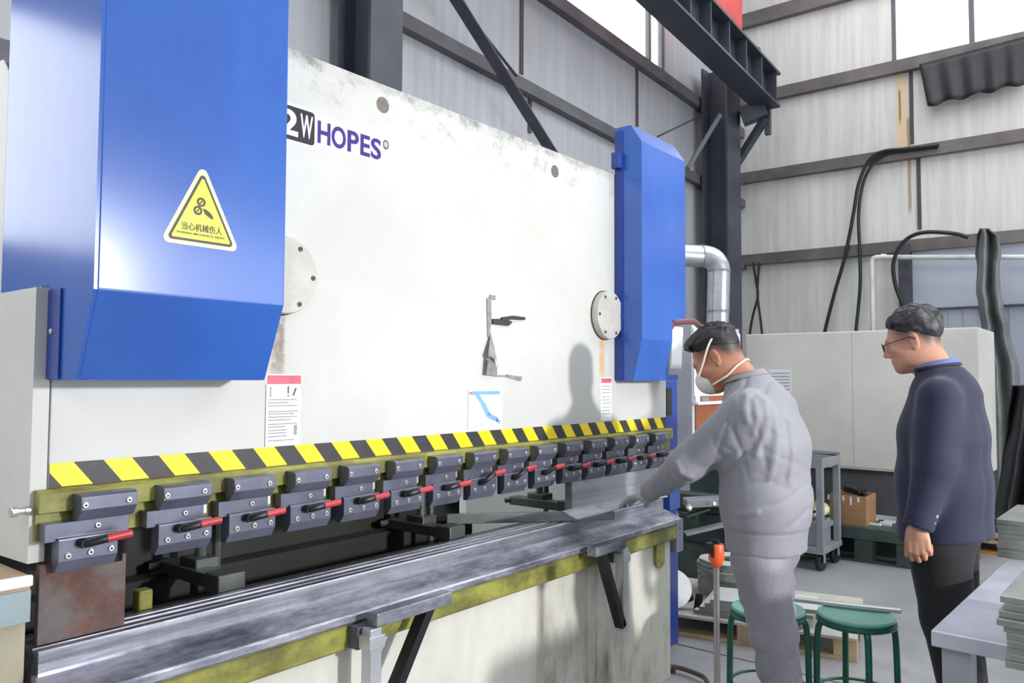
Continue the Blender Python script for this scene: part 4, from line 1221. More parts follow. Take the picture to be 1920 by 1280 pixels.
def jk_f(P):
    body_d = f0(P); zt = (P - hem) @ UP
    body_d = smax(body_d, -zt - 0.008, 0.01)
    body_d = body_d + 0.004 * np.exp(-((zt - 0.085) / 0.006) ** 2) + 0.006 * sig((0.08 - zt) * 120)
    d = smin(body_d, sleeves(P, sl_.ops, ((wrL, elL), (wrR, elR)), 0.031), 0.045) + fold_warp(P, frA)
    for sh in (shL, shR): d = d + 0.0022 * np.exp(-((np.sqrt(((P - sh + UP * 0.02) ** 2).sum(-1)) - 0.128) / 0.004) ** 2)
    # collar opening
    t = (P - nek) @ np.array(headA.U * 0.6 + UP * 0.4)
    d = smax(d, t - 0.012, 0.008)
    return d
lo, hi = jk.bounds(); l2, h2 = sl_.ops[0][1].bounds(); l3, h3 = sl_.ops[1][1].bounds(); lo = np.min([lo, l2, l3], 0); hi = np.max([hi, h2, h3], 0)
def march(f, px, py, d0=2.4):
    P = np_(at_d(px, py, d0)); r_ = np_(ray(px, py)); r_ /= np.linalg.norm(r_)
    for _ in range(200):
        dd = f(P[None])[0]
        if dd < 0.0008: break
        if dd > 3: return None
        P = P + r_ * max(dd * 0.6, 0.0008)
    return P
# raised creases drawn tight over the shoulder blade and down the back
ridges = SDF()
for pl_, r_ in (([(1412, 752), (1417, 778), (1414, 812)], .007), ([(1432, 752), (1438, 780), (1430, 815), (1419, 852)], .008), ([(1448, 770), (1456, 815), (1451, 860), (1442, 898)], .009), ([(1400, 742), (1396, 768), (1402, 790)], .006), ([(1478, 790), (1486, 850), (1480, 905)], .007), ([(1330, 905), (1360, 880), (1385, 850)], .006), ([(1268, 868), (1276, 885), (1298, 895)], .006), ([(1350, 985), (1385, 965), (1420, 960)], .005)):
    q_ = [m_ for m_ in (march(jk_f, x, y) for x, y in pl_) if m_ is not None]
    if len(q_) < 2: continue
    ridges.chain(q_, [r_ * 0.5] + [r_] * (len(q_) - 2) + [r_ * 0.35], 0.004)
jk_base = jk_f
def jk_f(P): return smin(jk_base(P), ridges.eval(P), 0.022)
me = mesh_from('jacket', [(jk_f, lo - 0.02, hi + 0.02, 0.0062)]); relax(me, 1)
jko = child_mesh('jacket', me, MAT['grey_cloth'], opr)
# collar ring
cu = headA.U * 0.35 + UP * 0.65 - FA * 0.05; cu /= np.linalg.norm(cu); cf = FA - cu * (FA @ cu); cf /= np.linalg.norm(cf)
mb = MB()
def collar(c, U, F, L, r0, r1, h, gap):
    def fn(u, v):
        a = gap + (2 * PI - 2 * gap) * u
        r = lerp(r0, r1, v) ; hh = h * (v if v < 0.75 else 1.5 - v) ; rr = r + (0.0 if v < 0.75 else 0.012 * (v - 0.75) * 4)
        return Vector(c + F * math.cos(a) * rr * 1.05 + L * math.sin(a) * rr + U * (hh * (0.85 + 0.25 * math.cos(a + PI)) - 0.02))
    return fn
mb.grid(collar(nek + FA * 0.004, cu, cf, LA, 0.082, 0.069, 0.068, 0.35), 40, 8)
co = build('collar', mb, MAT['grey_cloth'], opr); sm = co.modifiers.new('t', 'SOLIDIFY'); sm.thickness = 0.006
# dark seams: armhole and cuff lines
def ring_pts(c, ax, r, sc=1.0, n=24):
    ax = ax / np.linalg.norm(ax); x = np.cross(ax, UP); x /= np.linalg.norm(x); y = np.cross(ax, x)
    return [Vector(c + x * r * math.cos(2 * PI * i / n) + y * r * sc * math.sin(2 * PI * i / n)) for i in range(n)]
# trousers
tr = SDF()
tr.cone(pel - UP * 0.0, pel + UP * 0.08, 0.118, 0.112, 0.0, LA, 1.30)
for h, kn, an in ((hipL, knL, anL), (hipR, knR, anR)):
    tr.cone(h, kn, 0.100, 0.082, 0.045).cone(kn, an, 0.081, 0.068, 0.03)
f1 = tr.eval
def tr_f(P):
    q = (P - pel) @ Frame(pel, yawA).A.T
    w = 0.009 * (np.exp(-(np.sin(0.5 * (q[..., 2] * 52 + q[..., 0] * 46 + 5 * vnoise(P, 8, 13))) / 0.4) ** 2) - 0.35) * np.clip(vnoise(P, 8, 18) * 1.6 + 0.5, 0, 1)
    d = f1(P) + w + 0.003 * vnoise(P, 24, 14)
    return smax(d, 0.055 - P[..., 2], 0.01)
lo, hi = tr.bounds(); lo[2] = 0.03
me = mesh_from('trousers', [(tr_f, lo - 0.02, hi + 0.02, 0.0085)]); relax(me, 1)
child_mesh('trousers', me, MAT['grey_trouser'], opr)
for an in (anL, anR):
    sh = SDF().cone(an - UP * 0.035 - FA * 0.03, an + FA * 0.15 - UP * 0.055, 0.05, 0.04, 0.0).cone(an, an - UP * 0.03, 0.05, 0.05, 0.03)
    ff = sh.eval; lo, hi = sh.bounds()
    me = mesh_from('shoe', [(lambda P, ff=ff: smax(ff(P), 0.004 - P[..., 2], 0.004), lo, hi, 0.007)])
    child_mesh('shoe', me, MAT['shoe'], opr)
# hair: thick on top, shaved short at the sides and back
def hair_mesh(fr, cut, thick, seed, res=0.003, tous=0.2):
    base = SDF(); base.ell(fr.p(-0.012, 0, 0.035), (0.097, 0.076, 0.086), 0.0, fr.A); base.ell(fr.p(0.03, 0, -0.028), (0.066, 0.063, 0.085), 0.03, fr.A)
    fb = base.eval
    def f(P):
        q = fr.loc(P); x, y, z = q[..., 0], q[..., 1], q[..., 2]
        tk = thick(x, y, z); S_ = np.array([42.0, 210.0, 120.0])
        lock = vnoise(q * S_ + 2.0 * vnoise(P, 30, seed + 5)[..., None], 0.8, seed + 1)
        cv = cut(x, y, z)
        edge = np.clip(-cv / 0.034, 0, 1)
        edge = np.where(x > 0.055, np.clip(-cv / 0.008, 0, 1), edge)
        t = 0.0012 + tk * edge ** 0.8 * (1 + tous * vnoise(P, 70, seed) + 0.30 * lock)
        d = fb(P) - t
        return smax(d, cv + 0.004 * vnoise(P, 170, seed + 2), 0.002)
    c = fr.p(0, 0, 0.03); lo, hi = c - 0.17, c + 0.17
    return mesh_from('hair', [(f, lo, hi, res)])
cutA = lambda x, y, z: np.maximum(-(z - (0.046 + 0.62 * np.clip(x - 0.02, 0, 1) + 0.0) + 0.55 * np.clip(-x - 0.02, 0, 0.12)), x - 0.088)
thA = lambda x, y, z: 0.0022 + 0.019 * sig((z - 0.062) * 90) + 0.010 * sig((x - 0.045) * 80) * sig((z - 0.06) * 90)
me = hair_mesh(headA, cutA, thA, 21)
child_mesh('hair', me, MAT['hair_a'], opr)
for y in (-1, 1):
    mb = MB(); c = Vector(headA.p(0.0815, 0.032 * y, 0.005)); mb.mi = 0
    mb.lathe([(0.0, -0.0112), (0.008, -0.008), (0.0112, 0), (0.009, 0.0068), (0.0055, 0.0098), (0.0, 0.0112)], c, 14, headA.F)
    mb.mi = 1; mb.lathe([(0.0052, 0.0101), (0.004, 0.0110), (0.0, 0.0116)], c, 12, headA.F)
    build('eye', mb, [MAT['eye'], MAT['iris']], opr)
# dust mask with two straps
mk = SDF().ell(headA.p(0.078, 0, -0.055), (0.048, 0.052, 0.056), 0.0, headA.A).ell(headA.p(0.105, 0, -0.048), (0.026, 0.022, 0.034), 0.03, headA.A)
fm = mk.eval
def mk_f(P):
    q = headA.loc(P); return smax(fm(P), -(q[..., 0] - 0.052 - 0.25 * np.abs(q[..., 1])), 0.006)
lo, hi = mk.bounds(); me = mesh_from('dust_mask', [(mk_f, lo, hi, 0.004)])
mko = child_mesh('dust_mask', me, MAT['mask'], opr)
hf = hd.eval
def on_head(pts, off):
    out = []
    for q in pts:
        P = headA.p(*q)
        for _ in range(6):
            e = 0.002; d = hf(P[None])[0]
            g = np.array([hf((P + np.eye(3)[i] * e)[None])[0] - d for i in range(3)]) / e; g /= np.linalg.norm(g) + 1e-9
            P = P - g * (d - off)
        out.append(Vector(P))
    return out
half = [(0.075, 0.05, -0.022), (0.045, 0.075, 0.0), (0.018, 0.085, 0.022), (-0.02, 0.085, 0.05), (-0.06, 0.07, 0.075), (-0.092, 0.035, 0.092)]
loop = half + [(-0.102, 0, 0.097)] + [(x, -y, z) for x, y, z in reversed(half)]
mb = MB(); mb.tube(spline(on_head(loop, 0.010), 5), 0.0042, 8); build('mask_strap', mb, MAT['strap'], mko)
half = [(0.060, 0.052, -0.082), (0.03, 0.065, -0.085), (-0.01, 0.062, -0.085), (-0.05, 0.05, -0.078), (-0.085, 0.025, -0.07)]
loop = half + [(-0.092, 0, -0.068)] + [(x, -y, z) for x, y, z in reversed(half)]
mb = MB(); mb.tube(spline(on_head(loop, 0.004), 5), 0.0042, 8); build('mask_strap', mb, MAT['strap'], mko)
# gloved hands
ax = (wrL - elL) / np.linalg.norm(wrL - elL)
tgt = pix(1163, 938, 3.36)
d = tgt - wrL; d /= np.linalg.norm(d)
hfA = Frame(wrL + ax * 0.02, 0); hfA.F = d; hfA.L = np.cross(UP, d); hfA.L /= np.linalg.norm(hfA.L); hfA.U = np.cross(hfA.F, hfA.L); hfA.A = np.stack([hfA.F, hfA.L, hfA.U])
hs = hand_sdf(hfA, 1, 0.28, 0.05, 0.55, 1.1, [0.16, 0.13, 0.17, 0.25])
hs.cone(wrL - ax * 0.03, wrL + ax * 0.03, 0.035, 0.033, 0.02)
me = mesh_from('glove', [SD(hs, 0.0028)]); child_mesh('glove', me, MAT['glove'], opr)
d = FA * 0.2 - UP * 0.95; d /= np.linalg.norm(d)
hfB = Frame(wrR + (wrR - elR) / np.linalg.norm(wrR - elR) * 0.02, 0); hfB.F = d; hfB.L = np.cross(-LA, d); hfB.L /= np.linalg.norm(hfB.L); hfB.U = np.cross(hfB.F, hfB.L); hfB.A = np.stack([hfB.F, hfB.L, hfB.U])
hs = hand_sdf(hfB, -1, 0.3, 0.06, 0.6, 1.12); hs.cone(wrR - d * 0.03, wrR + d * 0.03, 0.035, 0.033, 0.02)
me = mesh_from('glove', [SD(hs, 0.0035)]); child_mesh('glove', me, MAT['glove'], opr)

# ================================================================== the man in the navy suit
yawB = math.radians(92)
S = lambda x, y: sag(x, y, 3.1, 1768, yawB)
FB = np.array([math.cos(yawB), math.sin(yawB), 0]); LB = np.array([-math.sin(yawB), math.cos(yawB), 0])
pel, wai, che, upc, nek, hed = S(1768, 1000), S(1768, 905), S(1768, 815), S(1772, 745), S(1757, 692), S(1712, 640)
shL, shR = S(1775, 738) + LB * 0.185, S(1775, 738) - LB * 0.185
elL, wrL = pix(1752, 868, 2.92), pix(1722, 985, 2.90)
elR, wrR = shR - UP * 0.27 + FB * 0.02 - LB * 0.04, shR - UP * 0.50 + FB * 0.10
hipL, hipR = pel + LB * 0.095 - UP * 0.05, pel - LB * 0.095 - UP * 0.05
knL = S(1783, 1150) + LB * 0.09; anL = S(1838, 1400) + LB * 0.09
knR = S(1783, 1150) - LB * 0.09; anR = S(1838, 1400) - LB * 0.09 + FB * 0.04
for q in (anL, anR): q[2] = 0.09
headB = Frame(hed, yawB + 0.06, math.radians(15))
body = SDF()
body.cone(pel, wai, 0.115, 0.105, 0.0, LB, 1.35).cone(wai, che, 0.105, 0.12, 0.05, LB, 1.35).cone(che, upc, 0.12, 0.10, 0.05, LB, 1.5).cone(upc, nek, 0.08, 0.06, 0.05)
for sh, el, wr in ((shL, elL, wrL), (shR, elR, wrR)): body.cone(sh - UP * 0.03, el, 0.046, 0.040, 0.03).cone(el, wr, 0.040, 0.026, 0.015)
for h, kn, an in ((hipL, knL, anL), (hipR, knR, anR)): body.cone(h, kn, 0.085, 0.055, 0.03).cone(kn, an, 0.055, 0.036, 0.015).cone(an - UP * 0.04, an + FB * 0.14 - UP * 0.06, 0.04, 0.03, 0.02)
hdB = head_sdf(headB, nek - UP * 0.03 - FB * 0.01, 0.060)
dL = (wrL - elL) / np.linalg.norm(wrL - elL)
hf1 = Frame(wrL + dL * 0.01, 0); hf1.F = dL * 0.8 - UP * 0.5 - FB * 0.25; hf1.F /= np.linalg.norm(hf1.F)
hf1.U = LB - hf1.F * (LB @ hf1.F); hf1.U /= np.linalg.norm(hf1.U); hf1.L = np.cross(hf1.U, hf1.F); hf1.A = np.stack([hf1.F, hf1.L, hf1.U])
# left hand hanging, back of the hand outward, thumb forward
sgn = 1 if (hf1.L @ FB) < 0 else -1
hs1 = hand_sdf(hf1, sgn, 0.75, 0.02, 0.35, 1.05, [0.85, 1.0, 1.08, 1.15])
hs1.cone(wrL - dL * 0.05, wrL + dL * 0.01, 0.029, 0.027, 0.02)
dR = (wrR - elR) / np.linalg.norm(wrR - elR)
hf2 = Frame(wrR + dR * 0.01, 0); hf2.F = dR; hf2.U = -LB - hf2.F * (-LB @ hf2.F); hf2.U /= np.linalg.norm(hf2.U); hf2.L = np.cross(hf2.U, hf2.F); hf2.A = np.stack([hf2.F, hf2.L, hf2.U])
hs2 = hand_sdf(hf2, 1 if (hf2.L @ FB) < 0 else -1, 0.6, 0.02, 0.35, 1.05)
me = mesh_from('person', [SD(body, 0.012), SD(hdB, 0.0035), SD(hs1, 0.0028), SD(hs2, 0.004)])
paint_stubble(me, headB, 0.006, -0.048, None)
sut = ground_person('person', 'person in a navy suit and glasses watching beside the table', me, MAT['skin_b'], (anL[0], anL[1], 0))
# suit jacket
frB = Frame(che, yawB)
hem = S(1772, 1006)
jk = SDF()
jk.cone(hem, wai, 0.172, 0.160, 0.0, LB, 1.18).cone(wai, che, 0.160, 0.152, 0.06, LB, 1.25).cone(che, upc, 0.152, 0.125, 0.05, LB, 1.4).cone(upc, nek - UP * 0.015 - FB * 0.012, 0.110, 0.072, 0.05)
sl2 = SDF()
for sh, el, wr in ((shL, elL, wrL), (shR, elR, wrR)):
    s1 = SDF().cone(sh - UP * 0.015, el, 0.077, 0.068, 0.03).cone(el, wr, 0.068, 0.052, 0.03); sl2.ops += [('sub', s1)]
f2 = jk.eval
def sj_f(P):
    q = frB.loc(P)
    zt = (P - hem) @ UP + 0.10 * ((P - hem) @ FB)
    bd = smax(f2(P), -zt - 0.004, 0.008)
    w = 0.005 * np.sin(q[..., 2] * 22 + q[..., 0] * 14 + 3 * vnoise(P, 5, 31)) * np.clip(vnoise(P, 6, 32) + 0.2, 0, 1)
    d = smin(bd, sleeves(P, sl2.ops, ((wrL, elL), (wrR, elR)), 0.042, 0.0012), 0.045) + w + 0.0018 * vnoise(P, 18, 33)
    # vertical centre back seam / vent and a long fold down the back panel
    back = sig((-q[..., 0] - 0.02) * 60)
    d = d + back * (0.006 * np.exp(-((q[..., 1] - 0.0) / 0.010) ** 2) + 0.005 * np.exp(-((q[..., 1] - 0.085) / 0.016) ** 2) * sig((0.05 - q[..., 2]) * 20))
    t = (P - nek) @ (headB.U * 0.4 + UP * 0.6)
    return smax(d, t - 0.004, 0.008)
lo, hi = jk.bounds(); l2, h2 = sl2.ops[0][1].bounds(); l3, h3 = sl2.ops[1][1].bounds(); lo = np.min([lo, l2, l3], 0); hi = np.max([hi, h2, h3], 0)
me = mesh_from('suit_jacket', [(sj_f, lo - 0.02, hi + 0.02, 0.0075)]); relax(me, 1)
sjo = child_mesh('suit_jacket', me, MAT['navy'], sut)
cu = headB.U * 0.3 + UP * 0.7; cu /= np.linalg.norm(cu); cf = FB - cu * (FB @ cu); cf /= np.linalg.norm(cf)
mb = MB(); mb.grid(collar(nek + FB * 0.002, cu, cf, LB, 0.084, 0.071, 0.052, 0.55), 40, 8)
co = build('jacket_collar', mb, MAT['navy'], sut); sm = co.modifiers.new('t', 'SOLIDIFY'); sm.thickness = 0.006
mb = MB(); mb.grid(collar(nek + FB * 0.004 + cu * 0.006, cu, cf, LB, 0.078, 0.0675, 0.062, 0.25), 40, 8)
co = build('shirt_collar', mb, MAT['shirt'], sut); sm = co.modifiers.new('t', 'SOLIDIFY'); sm.thickness = 0.004
# sleeve buttons
for px, py in ((1756, 968), (1751, 980)):
    d0 = 2.86
    P = pix(px, py, d0); r_ = np_(ray(px, py))
    for _ in range(60):
        dd = sj_f(P[None])[0]
        if dd < 0.001: break
        P = P + r_ * max(dd * 0.8, 0.0008)
    mb = MB(); mb.lathe([(0.0055, -0.003), (0.0065, 0.0), (0.0055, 0.0022), (0.0, 0.0018)], Vector(P), 12, Vector(-r_)); build('cuff_button', mb, M('pale button', (206, 204, 200), 0.3), sjo)
tr = SDF(); tr.cone(pel, pel + UP * 0.08, 0.125, 0.12, 0.0, LB, 1.3)
for h, kn, an in ((hipL, knL, anL), (hipR, knR, anR)): tr.cone(h, kn, 0.112, 0.090, 0.05).cone(kn, an, 0.090, 0.080, 0.03)
f3 = tr.eval
lo, hi = tr.bounds(); lo[2] = 0.03
me = mesh_from('trousers', [(lambda P: smax(f3(P) + 0.003 * vnoise(P, 14, 44), 0.05 - P[..., 2], 0.01), lo - .02, hi + .02, 0.0095)])
child_mesh('trousers', me, MAT['blacktr'], sut)
for an in (anL, anR):
    sh = SDF().cone(an - UP * 0.035 - FB * 0.03, an + FB * 0.15 - UP * 0.055, 0.05, 0.038, 0.0).cone(an, an - UP * 0.03, 0.05, 0.05, 0.03)
    ff = sh.eval; lo, hi = sh.bounds()
    me = mesh_from('shoe', [(lambda P, ff=ff: smax(ff(P), 0.004 - P[..., 2], 0.004), lo, hi, 0.007)])
    child_mesh('shoe', me, MAT['shoe'], sut)
cutB = lambda x, y, z: np.maximum(-(z - (0.036 + 0.60 * np.clip(x - 0.01, 0, 1)) + 0.70 * np.clip(-x - 0.015, 0, 0.12)), x - 0.086)
thB = lambda x, y, z: 0.0025 + 0.019 * sig((z - 0.068) * 80) + 0.008 * sig((-x - 0.02) * 50) * sig((z - 0.0) * 60)
me = hair_mesh(headB, cutB, thB, 51, 0.003, 0.45)
child_mesh('hair', me, MAT['hair_b'], sut)
for y in (-1, 1):
    mb = MB(); c = Vector(headB.p(0.0815, 0.032 * y, 0.005)); mb.mi = 0
    mb.lathe([(0.0, -0.0112), (0.008, -0.008), (0.0112, 0), (0.009, 0.0068), (0.0055, 0.0098), (0.0, 0.0112)], c, 14, headB.F)
    mb.mi = 1; mb.lathe([(0.0052, 0.0101), (0.004, 0.0110), (0.0, 0.0116)], c, 12, headB.F)
    build('eye', mb, [MAT['eye'], MAT['iris']], sut)
mb = MB()
for y in (-1, 1):
    ring_ = [Vector(headB.p(0.112 - 0.25 * abs(0.034 * y + 0.021 * math.cos(a) - 0) * 0.3, 0.034 * y + 0.023 * math.cos(a), 0.002 + 0.018 * math.sin(a))) for a in [2 * PI * i / 20 for i in range(20)]]
    mb.tube(ring_, 0.0018, 6, closed=True)
    mb.tube([Vector(headB.p(0.107, 0.057 * y, 0.008)), Vector(headB.p(0.06, 0.078 * y, 0.012)), Vector(headB.p(0.0, 0.086 * y, 0.016)), Vector(headB.p(-0.018, 0.088 * y, 0.004))], 0.0019, 6)
mb.tube([Vector(headB.p(0.111, -0.011, 0.006)), Vector(headB.p(0.116, 0, 0.009)), Vector(headB.p(0.111, 0.011, 0.006))], 0.0018, 6)
gl_ = build('glasses', mb, M('dark glasses frame', (36, 28, 28), 0.3), sut)
mb = MB()
for y in (-1, 1): mb.lathe([(0.0, -0.0004), (0.0222, -0.0004), (0.0222, 0.0004), (0.0, 0.0004)], Vector(headB.p(0.1105, 0.034 * y, 0.002)), 20, headB.F)
build('lens', mb, MAT['glass'], gl_)
# ------------------------------------------------------------------ things around the machine
MAT['tpaint'] = M('grey enamel', (150, 152, 158), 0.35, 0.1, 0.12, 5.0)
MAT['plate'] = M('sheet steel edges', (150, 152, 146), 0.35, 0.5, 0.2, 8.0)
MAT['platetop'] = M('bright plate', (226, 228, 226), 0.35, 0.15, 0.06, 5.0)
MAT['green'] = M('green stool paint', (22, 96, 76), 0.3, 0, 0.15, 9.0, dirt=0.3, dirt_rgb=(18, 60, 52))
MAT['seatgreen'] = M('pale green seat', (112, 168, 156), 0.28, 0, 0.15, 6.0)
MAT['wood'] = M('pallet wood', (188, 164, 130), 0.7, 0, 0.25, 6.0, dirt=0.4, dirt_rgb=(120, 98, 74))
MAT['board'] = M('grey board', (186, 184, 172), 0.6, 0, 0.15, 3.0)
MAT['card'] = M('cardboard', (168, 128, 92), 0.75, 0, 0.12, 10.0)
MAT['machgreen'] = M('dark green machine paint', (62, 76, 72), 0.45, 0.1, 0.25, 6.0)
MAT['rubber'] = M('black hose rubber', (24, 24, 26), 0.45)
MAT['duct'] = M('silver duct foil', (206, 208, 212), 0.28, 0.7, 0.12, 9.0, bump=0.25, bscale=14.0)
MAT['cabwhite'] = M('cream cabinet paint', (216, 212, 204), 0.5, 0, 0.10, 1.6, dirt=0.15, dirt_rgb=(150, 146, 138))
MAT['cabdark'] = M('grey plinth paint', (96, 96, 100), 0.55)
MAT['tarp'] = M('grey tarpaulin', (120, 124, 124), 0.4, 0, 0.3, 3.0)
MAT['tarpdark'] = M('dark tarpaulin', (34, 35, 38), 0.5, 0, 0.35, 2.5)

# ---- the table at the right with its plates
A = at_Z(1745, 1181, .78); B = at_Z(1887, 1049, .78); C_ = at_Z(1881, 1200, .78)
u = (B - A).normalized(); v = Vector((u.y, -u.x, 0)); up = Vector((0, 0, 1))
def onT(a, b, z): return Vector((A.x, A.y, 0)) + u * a + v * b + up * z
MT = Matrix((u, v, up)).transposed().to_4x4(); MT.translation = Vector((A.x, A.y, 0))
if MT.to_3x3().determinant() < 0: pass
def tbox(mb, a0, a1, b0, b1, z0, z1, bev=0.0):
    mb.box(a0, a1, b0, b1, z0, z1, bev, 2, MT); bmesh.ops.recalc_face_normals(mb.bm, faces=mb.bm.faces[:])
tb = thing('steel_table', 'grey steel table at the right holding two stacks of plates', 'table', tuple(onT(0.6, 0.3, 0)))
mb = MB(); tbox(mb, 0, 1.75, 0, 0.75, 0.735, 0.78, 0.004)
build('table_top', mb, M('worn grey table top', (186, 188, 200), 0.3, 0.1, 0.18, 4.0, dirt=0.3, dirt_rgb=(140, 142, 150)), tb)
for a, b in ((0.03, 0.02), (1.64, 0.02), (0.03, 0.66), (1.64, 0.66)):
    mb = MB(); tbox(mb, a, a + 0.075, b, b + 0.075, 0, 0.7349, 0.003); build('leg', mb, MAT['tpaint'], tb)
# near stack: ten plates, overhanging the end of the table
P0 = at_d(1876, 1116, 1.98)
loc = MT.inverted() @ P0
a0, b0 = loc.x, loc.y
nz = 10; z = 0.7801; th = (P0.z - z) / nz
for i in range(nz):
    top = i == nz - 1
    jx, jy = random.uniform(-.006, .006), random.uniform(-.008, .008)
    if i == 6: jx -= 0.02; jy -= 0.012
    if i < 6: jy += 0.012
    mb = MB(); mb.mi = 0; tbox(mb, a0 + jx, a0 + 0.62 + jx, b0 + jy, b0 + 0.34 + jy, z, z + th - 0.0004, 0.0015)
    for f in mb.bm.faces: f.material_index = 1 if f.normal.z > 0.9 else 0
    pos = onT(a0 + 0.3, b0 + 0.17, z)
    lab = 'topmost bright steel plate of the stack on the near end of the table' if top else 'flat steel plate lying inside the stack on the near end of the table'
    tag(build('steel_plate', mb, [MAT['plate'], MAT['platetop']], None, tuple(pos)), lab, 'plate', 'plates in the near stack' )
    z += th
P1 = at_Z(1871, 1044, .78); loc = MT.inverted() @ P1; a1, b1 = loc.x, loc.y
z = 0.7801; ztop = 0.935; nz = 8; th = (ztop - z) / nz
for i in range(nz):
    jx, jy = random.uniform(-.004, .004), random.uniform(-.005, .005)
    mb = MB(); tbox(mb, a1 + jx, a1 + 0.5 + jx, b1 + jy, b1 + 0.4 + jy, z, z + th - 0.0004, 0.0015)
    for f in mb.bm.faces: f.material_index = 1 if f.normal.z > 0.9 else 0
    lab = 'topmost bright steel plate of the stack on the far end of the table' if i == nz - 1 else 'flat steel plate lying inside the stack on the far end of the table'
    tag(build('steel_plate', mb, [MAT['plate'], MAT['platetop']], None, tuple(onT(a1 + .25, b1 + .2, z))), lab, 'plate', 'plates in the far stack')
    z += th

# ---- two green stools and the bar across them
def stool(c, h, label, rot):
    t = thing('stool', label, 'stool', (c.x, c.y, 0), 'green metal stools')
    mb = MB(); mb.lathe([(0.0, h - 0.016), (0.135, h - 0.020), (0.152, h - 0.018), (0.158, h - 0.008), (0.152, h), (0.12, h - 0.003), (0.0, h - 0.006)], (c.x, c.y, 0), 36)
    build('seat', mb, MAT['seatgreen'], t)
    mb = MB(); mb.tube([Vector((c.x + 0.150 * math.cos(a), c.y + 0.150 * math.sin(a), h - 0.030)) for a in [2 * PI * i / 36 for i in range(36)]], 0.0125, 10, True)
    build('seat_ring', mb, MAT['green'], t)
    for i in range(4):
        a = rot + i * PI / 2; d = Vector((math.cos(a), math.sin(a), 0))
        pts = [Vector((c.x, c.y, h - 0.032)) + d * 0.06, Vector((c.x, c.y, h - 0.034)) + d * 0.12, Vector((c.x, c.y, h - 0.05)) + d * 0.150, Vector((c.x, c.y, h - 0.11)) + d * 0.160, Vector((c.x, c.y, h - 0.25)) + d * 0.164, Vector((c.x, c.y, 0.012)) + d * 0.168]
        mb = MB(); mb.tube(spline(pts, 5), 0.0135, 12); lg = build('leg', mb, MAT['green'], t)
    mb = MB(); mb.tube([Vector((c.x + 0.158 * math.cos(a), c.y + 0.158 * math.sin(a), 0.17)) for a in [2 * PI * i / 36 for i in range(36)]], 0.007, 8, True)
    build('foot_ring', mb, MAT['green'], t)
cB = at_Z(1605, 1150, .5); cA = at_Z(1440, 1138, .5)
stool(cA, 0.5, 'green metal stool mostly hidden behind the operator legs', 0.30)
stool(cB, 0.5, 'green metal stool with pale seat standing free beside the operator', 0.55)
a = at_Z(1690, 1145, .511); b = at_Z(1425, 1116, .511)
mb = MB(); mb.bar(a, b, 0.03, 0.018, (0, 0, 1), 0.004)
tag(build('flat_bar', mb, M('bright flat bar', (206, 206, 204), 0.3, 0.4), None, tuple((a + b) / 2)), 'long thin pale metal bar laid across the two green stools', 'bar')

# ---- thin orange headed stand in front of the operator
q = at_d(1343, 1035, 2.7)
st = thing('stop_stand', 'slim steel stand with an orange plastic head', 'stand', (q.x, q.y, 0))
mb = MB(); mb.cyl((q.x, q.y, 0.015), (q.x, q.y, 0.85), 0.0105, 14); build('pole', mb, M('steel pole', (150, 146, 146), 0.3, 0.7), st)
mb = MB(); mb.lathe([(0.0, 0.0), (0.11, 0.0), (0.11, 0.008), (0.02, 0.016), (0.0, 0.016)], (q.x, q.y, 0), 28); build('base', mb, MAT['black'], st)
mb = MB(); mb.lathe([(0.008, 0.85), (0.020, 0.862), (0.0265, 0.88), (0.0265, 0.925), (0.023, 0.932), (0.0, 0.932)], (q.x, q.y, 0), 20); build('head', mb, M('orange plastic', (214, 84, 30), 0.4, 0, 0.1, 30.0), st)
mb = MB(); mb.box(q.x - 0.028, q.x + 0.004, q.y + 0.004, q.y + 0.03, 0.90, 0.935, 0.003); mb.lathe([(0.012, 0.932), (0.014, 0.945), (0.0, 0.95)], (q.x, q.y, 0), 14); mb.box(q.x - 0.034, q.x - 0.027, q.y - 0.006, q.y + 0.006, 0.89, 0.938, 0.002)
build('switch', mb, MAT['black'], st)

# ---- bent foot guard on the floor at the machine end
pts = [at_Z(1225, 1262, .03), at_Z(1262, 1250, .03), at_Z(1305, 1262, .03), at_Z(1325, 1276, .03), at_Z(1330, 1310, .03)]
mb = MB(); mb.tube(spline(pts, 6), 0.012, 10); mb.cyl(pts[1] - up * 0.03, pts[1] + up * 0.01, 0.014, 10)
o = build('foot_guard', mb, M('brown guard tube', (92, 78, 66), 0.45, 0.2), None, tuple(pts[2] - up * .03)); tag(o, 'bent brown tube lying on the floor at the foot of the machine', 'guard')
# floor joint
a = at_Z(1262, 1205, 0.0005); b = at_Z(1420, 1243, 0.0005)
mb = MB(); d = (b - a); mb.bar(a - d * 1.0, b + d * 1.2, 0.014, 0.001); trim(mb, MAT['joint'], 'thin dark joint line in the concrete floor')

# ---- wooden pallet with sheet scrap
A = at_Z(1608, 1242, 0.0); B = at_Z(1680, 1170, 0.0); C2 = at_Z(1262, 1190, 0.0)
v2 = (C2 - A).normalized(); u2 = Vector((v2.y, -v2.x, 0))
if u2.x < 0: u2 = -u2
Wd = (C2 - A).length + 0.14; Dp = 0.86
MP = Matrix((u2, v2, up)).transposed().to_4x4(); MP.translation = A
def pbox(mb, a0, a1, b0, b1, z0, z1, bev=0.0, yaw=0.0):
    m = MP
    if yaw: 
        c = Vector(((a0 + a1) / 2, (b0 + b1) / 2, 0)); m = MP @ Matrix.Translation(c) @ Matrix.Rotation(yaw, 4, 'Z') @ Matrix.Translation(-c)
    mb.box(a0, a1, b0, b1, z0, z1, bev, 2, m); bmesh.ops.recalc_face_normals(mb.bm, faces=mb.bm.faces[:])
pw = thing('wooden_pallet', 'wooden pallet with metal offcuts on the floor behind the stools', 'pallet', tuple(A + u2 * .4 + v2 * .5))
